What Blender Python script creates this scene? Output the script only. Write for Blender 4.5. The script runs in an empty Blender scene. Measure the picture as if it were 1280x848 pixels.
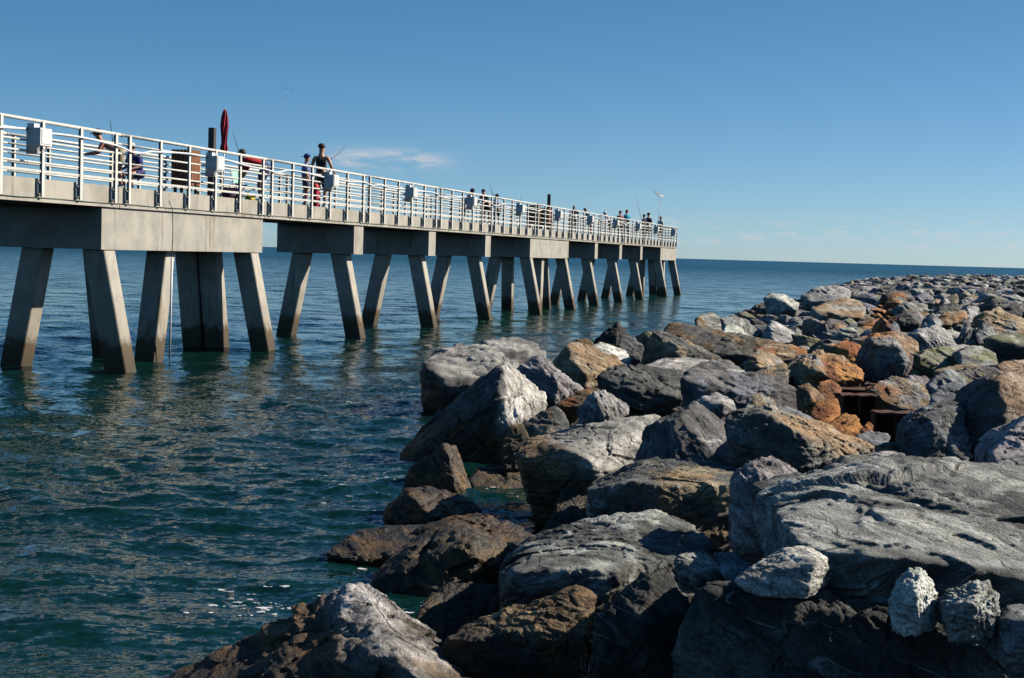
import bpy, bmesh, math, random
import numpy as np
from mathutils import Vector, Matrix
R = math.radians
rnd = random.Random(7)
NR = np.random.RandomState(11)
SC = bpy.context.scene
COL = SC.collection

# ------------------------------------------------------------------ camera
EYE = np.array([0.0, 0.0, 2.59])
FPX, PITCH, ROLL = 2100.0, 0.0507, 0.0281
def cam_axes():
    cp, sp = math.cos(PITCH), math.sin(PITCH)
    fw = np.array([0, cp, -sp]); r0 = np.array([1.0, 0, 0]); u0 = np.cross(r0, fw)
    c, s = math.cos(ROLL), math.sin(ROLL)
    return r0*c + u0*s, -r0*s + u0*c, fw
CR, CU, CF = cam_axes()
cam = bpy.data.cameras.new('camera'); camo = bpy.data.objects.new('camera', cam); COL.objects.link(camo)
cam.sensor_width = 36; cam.lens = FPX/1280*36; cam.clip_start = 0.1; cam.clip_end = 120000
m = Matrix(((CR[0], CU[0], -CF[0], EYE[0]), (CR[1], CU[1], -CF[1], EYE[1]), (CR[2], CU[2], -CF[2], EYE[2]), (0, 0, 0, 1)))
camo.matrix_world = m
SC.camera = camo
SC.cycles.diffuse_bounces = 0
def ray(px, py): return CF*FPX + CR*(px-640) - CU*(py-424)
def at_y(px, py, Y):
    d = ray(px, py); return EYE + d*(Y/d[1])
def project(P):
    q = np.asarray(P) - EYE; z = q @ CF
    return 640 + FPX*(q @ CR)/z, 424 - FPX*(q @ CU)/z

# ------------------------------------------------------------------ light
SUN_AZ, SUN_EL = R(74), R(34)          # azimuth clockwise from +Y
sd = np.array([math.sin(SUN_AZ)*math.cos(SUN_EL), math.cos(SUN_AZ)*math.cos(SUN_EL), math.sin(SUN_EL)])
sl = bpy.data.lights.new('sun', 'SUN'); sl.energy = 5.0; sl.angle = R(0.53); sl.color = (1.0, 0.915, 0.785)
so = bpy.data.objects.new('sun', sl); COL.objects.link(so); so.location = (40, 20, 40)
so.rotation_euler = Vector(-sd).to_track_quat('-Z', 'Y').to_euler()
SC.view_settings.view_transform = 'Standard'; SC.view_settings.look = 'None'
SC.view_settings.exposure = 0.42; SC.view_settings.gamma = 1.0; SC.view_settings.use_curve_mapping = False

class NT:
    """small helper to write node trees"""
    def __init__(s, nt): s.nt = nt
    def n(s, typ, inp=None, **kw):
        nd = s.nt.nodes.new(typ)
        for k, v in kw.items(): setattr(nd, k, v)
        for k, v in (inp or {}).items(): s.set(nd, k, v)
        return nd
    def set(s, nd, k, v):
        so_ = nd.inputs[k]
        if isinstance(v, bpy.types.NodeSocket): s.nt.links.new(v, so_)
        elif isinstance(v, bpy.types.Node): s.nt.links.new(v.outputs[0], so_)
        else: so_.default_value = v
    def math(s, op, a, b=0.0, c=None, clamp=False):
        nd = s.n('ShaderNodeMath', {0: a, 1: b}, operation=op, use_clamp=clamp)
        if c is not None: s.set(nd, 2, c)
        return nd.outputs[0]
    def mix(s, f, a, b, mode='MIX'):
        nd = s.n('ShaderNodeMix', data_type='RGBA', blend_type=mode)
        s.set(nd, 0, f)
        s.set(nd, 6, a); s.set(nd, 7, b)
        return nd.outputs[2]
    def ramp(s, f, lo, hi, a=0.0, b=1.0, smooth=True):
        nd = s.n('ShaderNodeMapRange', {0: f, 1: lo, 2: hi, 3: a, 4: b}, clamp=True)
        if smooth: nd.interpolation_type = 'SMOOTHSTEP'
        return nd.outputs[0]
    def noise(s, vec, scale, detail=4, rough=0.55, dist=0.0):
        nd = s.n('ShaderNodeTexNoise', {'Scale': scale, 'Detail': detail, 'Roughness': rough, 'Distortion': dist})
        if vec is not None: s.set(nd, 'Vector', vec)
        return nd.outputs[0]
    def mapping(s, vec, scale=(1, 1, 1), loc=(0, 0, 0), rot=(0, 0, 0)):
        return s.n('ShaderNodeMapping', {'Vector': vec, 'Scale': scale, 'Location': loc, 'Rotation': rot}).outputs[0]

W = bpy.data.worlds.new('World'); SC.world = W; W.use_nodes = True
wt = W.node_tree; wt.nodes.clear(); T = NT(wt)
sky = T.n('ShaderNodeTexSky', sky_type='NISHITA', sun_disc=False, sun_elevation=SUN_EL, sun_rotation=SUN_AZ,
          altitude=500.0, air_density=0.55, dust_density=0.3, ozone_density=4.0)
tc = T.n('ShaderNodeTexCoord').outputs['Generated']
sep = T.n('ShaderNodeSeparateXYZ', {0: tc})
skn = T.n('ShaderNodeSeparateColor', {0: T.mix(1.0, sky.outputs[0], (1/6, 1/6, 1/6, 1), 'MULTIPLY')})     # film response of the sky, the same in every direction
skp = [T.math('MULTIPLY', T.math('POWER', skn.outputs[i], g), 6.0) for i, g in enumerate((1.34, 1.04, 0.95))]
skc = T.n('ShaderNodeCombineColor', {0: skp[0], 1: skp[1], 2: skp[2]}).outputs[0]
# thin clouds: a wisp above the pier and faint low puffs along the horizon
az = T.math('DIVIDE', sep.outputs[0], T.math('MAXIMUM', sep.outputs[1], 0.05))
el = sep.outputs[2]
cv = T.n('ShaderNodeCombineXYZ', {0: az, 1: T.math('MULTIPLY', el, 4.0), 2: 0.0}).outputs[0]
cn = T.noise(cv, 26.0, 5, 0.6, 0.3)
gx = T.math('DIVIDE', T.math('SUBTRACT', az, -0.078), 0.034); gz = T.math('DIVIDE', T.math('SUBTRACT', el, 0.0535), 0.0052)
wisp = T.math('EXPONENT', T.math('MULTIPLY', T.math('ADD', T.math('POWER', T.math('ABSOLUTE', gx), 3.0), T.math('POWER', T.math('ABSOLUTE', gz), 2.0)), -1.0))
wispf = T.math('MULTIPLY', wisp, T.ramp(cn, 0.40, 0.60), clamp=True)
low = T.math('MULTIPLY', T.ramp(el, 0.004, 0.012), T.ramp(el, 0.032, 0.016))
cn2 = T.noise(cv, 60.0, 5, 0.6, 0.2)
lowf = T.math('MULTIPLY', low, T.ramp(cn2, 0.5, 0.68))
cf = T.math('ADD', T.math('MULTIPLY', wispf, 1.0), T.math('MULTIPLY', lowf, 0.5), clamp=True)
CLOUD = T.n('ShaderNodeRGB'); CLOUD.outputs[0].default_value = (6.2, 6.4, 6.9, 1)
skyc = T.mix(cf, skc, CLOUD.outputs[0])
bg = T.n('ShaderNodeBackground', {0: skyc, 1: 0.072})
T.n('ShaderNodeOutputWorld', {0: bg.outputs[0]})

# ------------------------------------------------------------------ helpers
def tag(o, label=None, cat=None, group=None, kind=None):
    if label: o['label'] = label
    if cat: o['category'] = cat
    if group: o['group'] = group
    if kind: o['kind'] = kind
    return o
def link(name, mesh, mat=None, parent=None):
    o = bpy.data.objects.new(name, mesh); COL.objects.link(o)
    if mat is not None and len(mesh.materials) == 0: mesh.materials.append(mat)
    if parent is not None: o.parent = parent
    return o
def empty(name, loc, rz=0.0):
    o = bpy.data.objects.new(name, None); COL.objects.link(o); o.location = loc; o.rotation_euler = (0, 0, rz)
    o.empty_display_size = 0.2
    return o
def np_mesh(name, V, Fa, smooth=True):
    V = np.asarray(V, np.float32); Fa = np.asarray(Fa, np.int32); k = Fa.shape[1]
    me = bpy.data.meshes.new(name)
    me.vertices.add(len(V)); me.vertices.foreach_set('co', V.ravel())
    me.loops.add(Fa.size); me.loops.foreach_set('vertex_index', Fa.ravel())
    me.polygons.add(len(Fa)); me.polygons.foreach_set('loop_start', np.arange(0, Fa.size, k, dtype=np.int32))
    me.polygons.foreach_set('use_smooth', np.full(len(Fa), smooth))
    me.update(); me.validate()
    return me
class MB:
    """collects boxes, prisms and tubes into one mesh"""
    def __init__(s): s.bm = bmesh.new()
    def box(s, x0, x1, y0, y1, z0, z1):
        v = [s.bm.verts.new((x, y, z)) for z in (z0, z1) for y in (y0, y1) for x in (x0, x1)]
        for f in ((0, 2, 3, 1), (4, 5, 7, 6), (0, 1, 5, 4), (2, 6, 7, 3), (0, 4, 6, 2), (1, 3, 7, 5)): s.bm.faces.new([v[i] for i in f])
        return s
    def hexa(s, P):
        v = [s.bm.verts.new(p) for p in P]
        for f in ((0, 3, 2, 1), (4, 5, 6, 7), (0, 1, 5, 4), (1, 2, 6, 5), (2, 3, 7, 6), (3, 0, 4, 7)): s.bm.faces.new([v[i] for i in f])
        return s
    def tube(s, pts, r, n=8, cap=True):
        pts = [Vector(p) for p in pts]; rs = r if isinstance(r, (list, tuple)) else [r]*len(pts)
        rings = []
        for i, p in enumerate(pts):
            a = pts[max(i-1, 0)]; b = pts[min(i+1, len(pts)-1)]
            q = (b-a).normalized().to_track_quat('Z', 'Y')
            rings.append([s.bm.verts.new(p + q @ Vector((math.cos(2*math.pi*k/n)*rs[i], math.sin(2*math.pi*k/n)*rs[i], 0))) for k in range(n)])
        for a, b in zip(rings, rings[1:]):
            for k in range(n):
                f = s.bm.faces.new((a[k], a[(k+1) % n], b[(k+1) % n], b[k])); f.smooth = True
        if cap:
            s.bm.faces.new(rings[0][::-1]); s.bm.faces.new(rings[-1])
        return s
    def lathe(s, prof, c=(0, 0, 0), n=14):
        rings = [[s.bm.verts.new((c[0]+r*math.cos(2*math.pi*k/n), c[1]+r*math.sin(2*math.pi*k/n), c[2]+z)) for k in range(n)] for r, z in prof]
        for a, b in zip(rings, rings[1:]):
            for k in range(n):
                f = s.bm.faces.new((a[k], a[(k+1) % n], b[(k+1) % n], b[k])); f.smooth = True
        s.bm.faces.new(rings[0][::-1]); s.bm.faces.new(rings[-1])
        return s
    def bevel(s, w, seg=1):
        bmesh.ops.bevel(s.bm, geom=[e for e in s.bm.edges if e.is_manifold and e.calc_face_angle(0) > 0.6], offset=w, segments=seg, affect='EDGES', clamp_overlap=True)
        return s
    def mesh(s, name):
        bmesh.ops.recalc_face_normals(s.bm, faces=s.bm.faces)
        me = bpy.data.meshes.new(name); s.bm.to_mesh(me); s.bm.free(); return me
    def build(s, name, mat, parent=None): return link(name, s.mesh(name), mat, parent)

# vectorised gradient noise, about -1..1
_perm = NR.permutation(256).astype(np.int32); _G = NR.normal(size=(256, 3)); _G /= np.linalg.norm(_G, axis=1)[:, None]
def pn(P):
    P = np.asarray(P, np.float64); I = np.floor(P).astype(np.int64); Fr = P - I; I = (I & 255).astype(np.int32)
    U = Fr*Fr*Fr*(Fr*(Fr*6-15)+10); out = 0
    for dx in (0, 1):
        a = _perm[(I[:, 0]+dx) & 255]; wx = U[:, 0] if dx else 1-U[:, 0]
        for dy in (0, 1):
            b = _perm[(a+I[:, 1]+dy) & 255]; wy = U[:, 1] if dy else 1-U[:, 1]
            for dz in (0, 1):
                g = _G[_perm[(b+I[:, 2]+dz) & 255]]; wz = U[:, 2] if dz else 1-U[:, 2]
                out = out + wx*wy*wz*(g[:, 0]*(Fr[:, 0]-dx)+g[:, 1]*(Fr[:, 1]-dy)+g[:, 2]*(Fr[:, 2]-dz))
    return out*1.6
def fbm(P, o=4, g=0.5):
    s, a = 0, 1.0
    for k in range(o): s = s + a*pn(P*(2.03**k)+k*17.3); a *= g
    return s
def chips(P, tilt=0.5):
    """fractured facets: each cell of a 3-D Voronoi pattern is a flat tilted plane of its own"""
    P = np.asarray(P, np.float64); I = np.floor(P).astype(np.int64)
    best = np.full(len(P), 1e9); bid = np.zeros(len(P), np.int32); bv = np.zeros((len(P), 3))
    for dx in (-1, 0, 1):
        for dy in (-1, 0, 1):
            for dz in (-1, 0, 1):
                J = I + (dx, dy, dz); h = _perm[(_perm[(_perm[J[:, 0] & 255]+J[:, 1]) & 255]+J[:, 2]) & 255]
                v = P - (J + 0.5 + 0.42*_G[h]); d = (v*v).sum(1); mk = d < best
                best[mk] = d[mk]; bid[mk] = h[mk]; bv[mk] = v[mk]
    b2 = _perm[bid]
    return tilt*(_G[b2]*bv).sum(1) + (_perm[b2]/127.5-1.0)*0.5
def sstep(x, a, b):
    t = np.clip((x-a)/(b-a), 0, 1); return t*t*(3-2*t)

# ------------------------------------------------------------------ materials
def material(name, rough=0.6, metal=0.0):
    mt = bpy.data.materials.new(name); mt.use_nodes = True; nt = mt.node_tree; nt.nodes.clear(); t = NT(nt)
    b = t.n('ShaderNodeBsdfPrincipled', {'Roughness': rough, 'Metallic': metal}); t.n('ShaderNodeOutputMaterial', {0: b.outputs[0]})
    return mt, t, b
def plain(name, col, rough=0.6, metal=0.0, var=0.12, scale=9.0, bump=0.0):
    mt, t, b = material(name, rough, metal)
    oc = t.n('ShaderNodeTexCoord').outputs['Object']
    nz = t.noise(oc, scale, 5, 0.6)
    c = t.mix(t.ramp(nz, 0.3, 0.7), tuple(x*(1-var) for x in col)+(1,), tuple(min(1, x*(1+var)) for x in col)+(1,))
    t.set(b, 'Base Color', c)
    if bump: t.set(b, 'Normal', t.n('ShaderNodeBump', {'Strength': 0.5, 'Distance': bump, 'Height': nz}).outputs[0])
    return mt

def concrete(name, base, tide=True):
    mt, t, b = material(name, 0.88)
    g = t.n('ShaderNodeNewGeometry').outputs['Position']
    oc = t.n('ShaderNodeTexCoord').outputs['Object']
    rv = t.n('ShaderNodeObjectInfo').outputs['Random']
    off = t.n('ShaderNodeCombineXYZ', {0: t.math('MULTIPLY', rv, 37.0), 1: t.math('MULTIPLY', rv, 11.0), 2: 0.0}).outputs[0]
    p = t.n('ShaderNodeVectorMath', {0: oc, 1: off}, operation='ADD').outputs[0]
    n1 = t.noise(p, 1.6, 7, 0.62)
    n2 = t.noise(t.mapping(p, (3.2, 3.2, 0.28)), 1.4, 6, 0.65)          # vertical streaks
    n3 = t.noise(p, 42.0, 4, 0.6)
    c = t.mix(t.ramp(n1, 0.32, 0.68), tuple(x*0.76 for x in base)+(1,), tuple(x*1.08 for x in base)+(1,))
    c = t.mix(t.math('MULTIPLY', t.ramp(n2, 0.56, 0.70), 0.55), c, (0.10, 0.095, 0.085, 1))
    n5 = t.noise(t.mapping(p, (2.0, 2.0, 0.16)), 1.1, 4, 0.5)
    c = t.mix(t.math('MULTIPLY', t.ramp(n5, 0.62, 0.72), 0.65), c, (0.21, 0.12, 0.045, 1))    # rust runs
    c = t.mix(t.ramp(n3, 0.35, 0.7, 0.0, 0.22), c, tuple(x*0.6 for x in base)+(1,))
    h = t.math('ADD', t.math('MULTIPLY', n1, 0.6), t.math('MULTIPLY', n3, 0.3))
    if tide:
        z = t.n('ShaderNodeSeparateXYZ', {0: g}).outputs[2]
        zz = t.math('ADD', z, t.math('ADD', t.math('MULTIPLY', t.math('SUBTRACT', t.noise(p, 6.0, 6, 0.7), 0.5), 0.55), t.math('MULTIPLY', t.math('SUBTRACT', n2, 0.5), 0.6)))
        c = t.mix(t.ramp(zz, 0.72, 0.44), c, (0.058, 0.037, 0.019, 1))
        c = t.mix(t.ramp(zz, 0.34, 0.14), c, (0.022, 0.020, 0.014, 1))
        c = t.mix(t.math('MULTIPLY', t.ramp(zz, 1.7, 0.6), 0.35), c, (0.16, 0.12, 0.07, 1))
    t.set(b, 'Base Color', c)
    t.set(b, 'Normal', t.n('ShaderNodeBump', {'Strength': 0.55, 'Distance': 0.012, 'Height': h}).outputs[0])
    return mt
M_DECK = concrete('deck_concrete', (0.43, 0.40, 0.34), False)
M_CAP = concrete('cap_concrete', (0.41, 0.385, 0.33), False)
M_PILE = concrete('pile_concrete', (0.46, 0.425, 0.355), True)
M_RAIL = plain('rail_paint', (0.66, 0.635, 0.57), 0.45, 0, 0.14, 3, 0.002)
M_POST = plain('post_paint', (0.70, 0.68, 0.62), 0.5, 0, 0.12, 6, 0.002)
M_BOX = plain('box_paint', (0.76, 0.755, 0.72), 0.45, 0, 0.12, 5, 0.002)
M_CONDUIT = plain('conduit_plastic', (0.80, 0.80, 0.80), 0.35, 0, 0.05, 6)
M_ROPE = plain('rope_green', (0.05, 0.09, 0.07), 0.9, 0, 0.3, 30)
M_CORD = plain('dark_cord', (0.05, 0.05, 0.045), 0.9, 0, 0.2, 30)
M_RUST = plain('rusted_steel', (0.075, 0.026, 0.012), 0.9, 0, 0.6, 11, 0.012)
M_GALV = plain('galvanised', (0.35, 0.35, 0.34), 0.5, 0.3, 0.2, 12)

def rock_material(name):
    mt, t, b = material(name, 0.8)
    at = t.n('ShaderNodeAttribute', attribute_name='Col')
    oi = t.n('ShaderNodeObjectInfo').outputs['Random']
    oc = t.n('ShaderNodeTexCoord').outputs['Object']
    off = t.n('ShaderNodeCombineXYZ', {0: t.math('MULTIPLY', oi, 91.0), 1: t.math('MULTIPLY', oi, 53.0), 2: t.math('MULTIPLY', oi, 29.0)}).outputs[0]
    p = t.n('ShaderNodeVectorMath', {0: oc, 1: off}, operation='ADD').outputs[0]
    wv = t.n('ShaderNodeTexNoise', {'Vector': p, 'Scale': 1.1, 'Detail': 4.0})
    pw = t.n('ShaderNodeVectorMath', {0: p, 1: t.n('ShaderNodeVectorMath', {0: wv.outputs[1], 1: (0.13, 0.13, 0.13)}, operation='MULTIPLY').outputs[0]}, operation='ADD').outputs[0]
    lay = t.noise(t.mapping(pw, (1.0, 1.0, 7.5)), 2.6, 9, 0.66)         # foliation bands
    iso = t.noise(p, 5.0, 9, 0.68)
    spk = t.noise(p, 70.0, 3, 0.6)
    c = at.outputs['Color']
    amt = t.math('MULTIPLY_ADD', t.math('FRACT', t.math('MULTIPLY', oi, 7.31)), 0.85, 0.12)      # some stones banded, others massive
    fl = t.math('MULTIPLY_ADD', t.math('SUBTRACT', t.ramp(lay, 0.33, 0.68, 0.52, 1.42), 1.0), amt, 1.0)
    f = t.math('MULTIPLY', fl, t.ramp(iso, 0.32, 0.68, 0.58, 1.38))
    f = t.math('MULTIPLY', f, t.ramp(spk, 0.32, 0.68, 0.62, 1.36))
    c = t.mix(1.0, c, t.n('ShaderNodeCombineColor', {0: f, 1: f, 2: f}).outputs[0], 'MULTIPLY')
    # fracture lines
    vd = t.n('ShaderNodeTexVoronoi', {'Vector': t.mapping(pw, (1.0, 1.0, 2.4), rot=(0.3, 0.5, 0.0)), 'Scale': 2.3}, feature='DISTANCE_TO_EDGE').outputs['Distance']
    vd2 = t.n('ShaderNodeTexVoronoi', {'Vector': t.mapping(pw, (1.0, 1.0, 2.9), rot=(-0.4, 0.2, 0.6)), 'Scale': 6.5}, feature='DISTANCE_TO_EDGE').outputs['Distance']
    ck = t.math('MULTIPLY', t.ramp(vd, 0.020, 0.004), t.ramp(t.noise(p, 1.7, 2), 0.48, 0.56))
    ck2 = t.math('MULTIPLY', t.ramp(vd2, 0.030, 0.006), t.ramp(t.noise(p, 3.3, 2), 0.55, 0.63))
    crack = t.math('MAXIMUM', ck, t.math('MULTIPLY', ck2, 0.75))
    c = t.mix(t.math('MULTIPLY', crack, 0.7), c, (0.02, 0.018, 0.016, 1))
    # quartz veins: thin bands along the foliation, amount in the attribute's alpha
    va = t.noise(t.mapping(pw, (0.35, 0.9, 4.0), rot=(0.35, 0.2, 0.0)), 1.5, 2, 0.4)
    vn = t.math('ABSOLUTE', t.math('SUBTRACT', va, 0.5))
    vb = t.ramp(t.noise(p, 2.2, 3), 0.45, 0.6)
    vein = t.math('MULTIPLY', t.math('MULTIPLY', t.ramp(vn, 0.011, 0.003), vb), at.outputs['Alpha'], clamp=True)
    c = t.mix(t.math('MULTIPLY', vein, 0.75), c, (0.58, 0.57, 0.54, 1))
    # tide band: wet, with brown weed
    z = t.n('ShaderNodeSeparateXYZ', {0: t.n('ShaderNodeNewGeometry').outputs['Position']}).outputs[2]
    zz = t.math('ADD', z, t.math('MULTIPLY', t.math('SUBTRACT', iso, 0.5), 0.7))
    wet = t.ramp(zz, 0.74, 0.30)
    weed = t.mix(t.ramp(t.math('ADD', t.math('MULTIPLY', lay, 0.5), t.math('MULTIPLY', t.noise(p, 2.6, 4, 0.6), 0.5)), 0.47, 0.60), (0.012, 0.009, 0.006, 1), (0.20, 0.105, 0.022, 1))
    cw = t.mix(0.55, t.mix(1.0, c, (0.32, 0.26, 0.18, 1), 'MULTIPLY'), weed)
    c = t.mix(wet, c, cw)
    t.set(b, 'Base Color', c)
    t.set(b, 'Roughness', t.math('MULTIPLY_ADD', wet, -0.36, 0.84))
    b1 = t.n('ShaderNodeBump', {'Strength': 0.9, 'Distance': 0.045, 'Height': t.math('SUBTRACT', t.math('ADD', t.math('MULTIPLY', lay, amt), t.math('MULTIPLY', iso, 0.7)), t.math('MULTIPLY', crack, 0.35))}).outputs[0]
    b2 = t.n('ShaderNodeBump', {'Strength': 0.9, 'Distance': 0.016, 'Height': t.math('ADD', t.math('MULTIPLY', spk, 0.7), t.noise(t.mapping(pw, (1, 1, 2.2)), 17.0, 6, 0.7)), 'Normal': b1}).outputs[0]
    t.set(b, 'Normal', b2)
    return mt
M_ROCK = rock_material('gneiss')

# ------------------------------------------------------------------ pier frame
TH, DP, S0, BAY = 0.2235, 15.34, 31.4518, 8.0169
PU = np.array([math.sin(TH), math.cos(TH), 0]); PN = np.array([math.cos(TH), -math.sin(TH), 0])
PO = -PN*DP + PU*S0                      # joint 0, under the near rail, at the water
PRZ = math.pi/2 - TH                     # local x = along the pier, local y = inboard
def pier_world(x, y, z): return PO + PU*x - PN*y + np.array([0, 0, z])
def pier_pt(px, py, yl):
    """local (x, z) where the pixel's ray meets the vertical plane y = yl of the pier"""
    d = ray(px, py); k = ((PO - PN*yl - EYE) @ PN)/(d @ PN); P = EYE + d*k
    return (P - PO) @ PU, P[2]
Z_RAIL, Z_DECK, Z_SB, Z_CB = 4.795, 3.722, 3.295, 2.443
X_END = pier_pt(847.5, 290, 0.0)[0]
X_BEG = -3*BAY
PW = 2.55                                 # deck width

# ------------------------------------------------------------------ water
def wave_set():
    w = []
    for i in range(64):
        L = 0.17*(1.055**i) if i < 48 else 1.5 + 4.5*rnd.random()**2
        a = R(-98 + rnd.gauss(0, 36)); k = 2*math.pi/L
        w.append((k*math.cos(a), k*math.sin(a), rnd.random()*6.28, 0.0085*L if L < .5 else (0.0092*L if L < 1.0 else 0.0066*L**0.5), k))
    return w
WAVES = wave_set()
def wave_h(X, Y):
    h = np.zeros_like(X)
    D = np.sqrt(X*X + Y*Y)
    g = 0.75 + 0.5*pn(np.stack([X*0.13, Y*0.13, X*0], -1).reshape(-1, 3)).reshape(X.shape)
    for kx, ky, ph, A, k in WAVES:
        dl = math.sqrt(6.283/k/0.00060); cut = 1 - sstep(D, 0.75*dl, 1.3*dl)
        s_ = np.sin(kx*X + ky*Y + ph)
        h += A*cut*(1 - 2*np.sqrt(np.abs((1 - s_)/2)+1e-6) + 0.3)*0.9
    return h*g
def build_water():
    ys = 318 + np.concatenate([np.linspace(640, 8, 720)])
    Yn = 2.59*FPX/(ys-318)
    Yr = np.concatenate([[-4000, -600, -100, -30, -10, -2, 2.5, 5, 7], Yn, np.geomspace(Yn[-1]*1.25, 60000, 26)])
    xc = np.linspace(-0.36, 0.36, 310)
    xs = np.concatenate([[-60, -14, -5, -2.2, -1.2, -0.8, -0.6, -0.48, -0.41], xc, [0.41, 0.48, 0.6, 0.8, 1.2, 2.2, 5, 14, 60]])
    S = np.maximum(np.abs(Yr), 6.0)
    X = xs[None, :]*S[:, None]; Y = np.repeat(Yr[:, None], len(xs), 1)
    Zw = wave_h(X, Y); Zw *= (Y > 6)
    nr, nc = X.shape
    V = np.stack([X, Y, Zw], -1).reshape(-1, 3)
    i = np.arange(nr*nc).reshape(nr, nc)
    Fa = np.stack([i[:-1, :-1], i[:-1, 1:], i[1:, 1:], i[1:, :-1]], -1).reshape(-1, 4)
    me = np_mesh('sea_water', V, Fa)
    mt, t, b = material('sea_water', 0.06)
    g = t.n('ShaderNodeNewGeometry').outputs['Position']
    cdist = t.n('ShaderNodeVectorMath', {0: g}, operation='LENGTH').outputs['Value']
    big = t.noise(t.mapping(g, (0.03, 0.012, 1)), 1.0, 4, 0.6)
    c = t.mix(t.ramp(big, 0.38, 0.62), (0.0024, 0.020, 0.0180, 1), (0.0050, 0.038, 0.026, 1))
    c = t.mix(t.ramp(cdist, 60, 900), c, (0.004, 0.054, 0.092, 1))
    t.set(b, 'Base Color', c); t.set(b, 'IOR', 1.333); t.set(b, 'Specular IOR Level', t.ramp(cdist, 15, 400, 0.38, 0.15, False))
    t.set(b, 'Roughness', t.ramp(cdist, 20, 500, 0.07, 0.30, False))
    def slopes(scale, ax, ay, detail, rough, st, rz):
        c_ = t.n('ShaderNodeTexNoise', {'Vector': t.mapping(g, (1.0, st, 1), rot=(0, 0, R(rz))), 'Scale': scale, 'Detail': detail, 'Roughness': rough, 'Distortion': 0.4}).outputs[1]
        v = t.n('ShaderNodeVectorMath', {0: c_, 1: (0.5, 0.5, 0.5)}, operation='SUBTRACT').outputs[0]
        return t.n('ShaderNodeVectorMath', {0: v, 1: (ax, ay, 0)}, operation='MULTIPLY').outputs[0]
    far = t.ramp(cdist, 14, 60)
    s1 = slopes(3.6, 0.60, 0.90, 4, 0.6, 1.5, 12)
    s2 = slopes(13.0, 0.65, 0.95, 3, 0.55, 1.4, -14)
    s3 = slopes(0.55, 0.9, 1.5, 6, 0.68, 1.3, 8)
    s3 = t.n('ShaderNodeVectorMath', {0: s3, 3: far}, operation='SCALE').outputs[0]
    nv = t.n('ShaderNodeNewGeometry').outputs['Normal']
    for s_ in (s1, s2, s3): nv = t.n('ShaderNodeVectorMath', {0: nv, 1: s_}, operation='ADD').outputs[0]
    t.set(b, 'Normal', t.n('ShaderNodeVectorMath', {0: nv}, operation='NORMALIZE').outputs[0])
    tag(link('sea_water', me, mt), kind='structure')
build_water()

# ------------------------------------------------------------------ jetty ground
def jt(X, Y):
    t = 0.975*X - 0.2217*Y + 7.4
    return t - 2.8*(1 - sstep(Y, 18, 27))
def zg(X, Y):
    z = np.interp(jt(X, Y), [-6, -2, 0, 1.5, 3, 5, 8, 14, 24, 60], [-2.5, -1.1, -0.40, 0.0, 0.32, 0.66, 0.98, 1.28, 1.45, 1.5])
    return z
def build_ground():
    ss = np.linspace(-14, 215, 230); tt = np.linspace(-9, 40, 62)
    S, Tq = np.meshgrid(ss, tt, indexing='ij')
    X = S*PU[0] + (Tq-7.4)*PN[0]; Y = S*PU[1] + (Tq-7.4)*PN[1]
    Z = zg(X, Y) - 0.45
    Z = Z - 3.5*sstep(S, 200, 212)
    Z = Z + 0.35*fbm(np.stack([X*0.8, Y*0.8, X*0], -1).reshape(-1, 3), 3).reshape(X.shape)
    i = np.arange(S.size).reshape(S.shape)
    Fa = np.stack([i[:-1, :-1], i[1:, :-1], i[1:, 1:], i[:-1, 1:]], -1).reshape(-1, 4)
    me = np_mesh('rubble_ground', np.stack([X, Y, Z], -1).reshape(-1, 3), Fa)
    tag(link('rubble_ground', me, plain('rubble', (0.07, 0.065, 0.058), 0.95, 0, 0.5, 3.0, 0.1)), kind='structure')
build_ground()

# ------------------------------------------------------------------ rocks
_ICO = {}
def ico(n):
    if n not in _ICO:
        bm = bmesh.new(); bmesh.ops.create_icosphere(bm, subdivisions=n, radius=1.0)
        V = np.array([v.co for v in bm.verts]); V /= np.linalg.norm(V, axis=1)[:, None]
        Fa = np.array([[v.index for v in f.verts] for f in bm.faces]); bm.free(); _ICO[n] = (V, Fa)
    return _ICO[n]
def hull_planes(P):
    bm = bmesh.new()
    for p in P: bm.verts.new(p)
    r = bmesh.ops.convex_hull(bm, input=bm.verts)
    bm.normal_update()
    pl = []
    for f in bm.faces:
        n = np.array(f.normal); h = n @ np.array(f.verts[0].co)
        if h < 0: n, h = -n, -h
        if np.linalg.norm(n) > 0.5: pl.append((n, max(h, 1e-3)))
    bm.free()
    return np.array([a for a, _ in pl]), np.array([b for _, b in pl])
RUSTLINE = [tuple(at_y(a_, b_, c_)[:2]) for a_, b_, c_ in ((1052, 525, 17), (1062, 492, 20), (1070, 440, 29), (1098, 405, 42), (1108, 385, 54), (1120, 368, 75))]
PAL = {  # colours of the stone; dark and black also paint shade on some faces
    'grey': ((0.21, 0.206, 0.198), (0.40, 0.39, 0.365)), 'dark': ((0.085, 0.083, 0.08), (0.15, 0.145, 0.135)),
    'pale': ((0.37, 0.36, 0.335), (0.54, 0.525, 0.485)), 'tan': ((0.29, 0.19, 0.10), (0.40, 0.315, 0.215)),
    'brown': ((0.13, 0.08, 0.038), (0.23, 0.155, 0.085)), 'rust': ((0.30, 0.085, 0.018), (0.38, 0.17, 0.05)),
    'white': ((0.56, 0.535, 0.47), (0.72, 0.70, 0.65)), 'blue': ((0.15, 0.157, 0.175), (0.25, 0.258, 0.275)),
    'moss': ((0.17, 0.165, 0.08), (0.27, 0.25, 0.19)), 'ochre': ((0.33, 0.17, 0.055), (0.36, 0.27, 0.16)),
    'peach': ((0.42, 0.26, 0.15), (0.35, 0.31, 0.26)), 'black': ((0.035, 0.033, 0.032), (0.07, 0.066, 0.062)),
}
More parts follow.
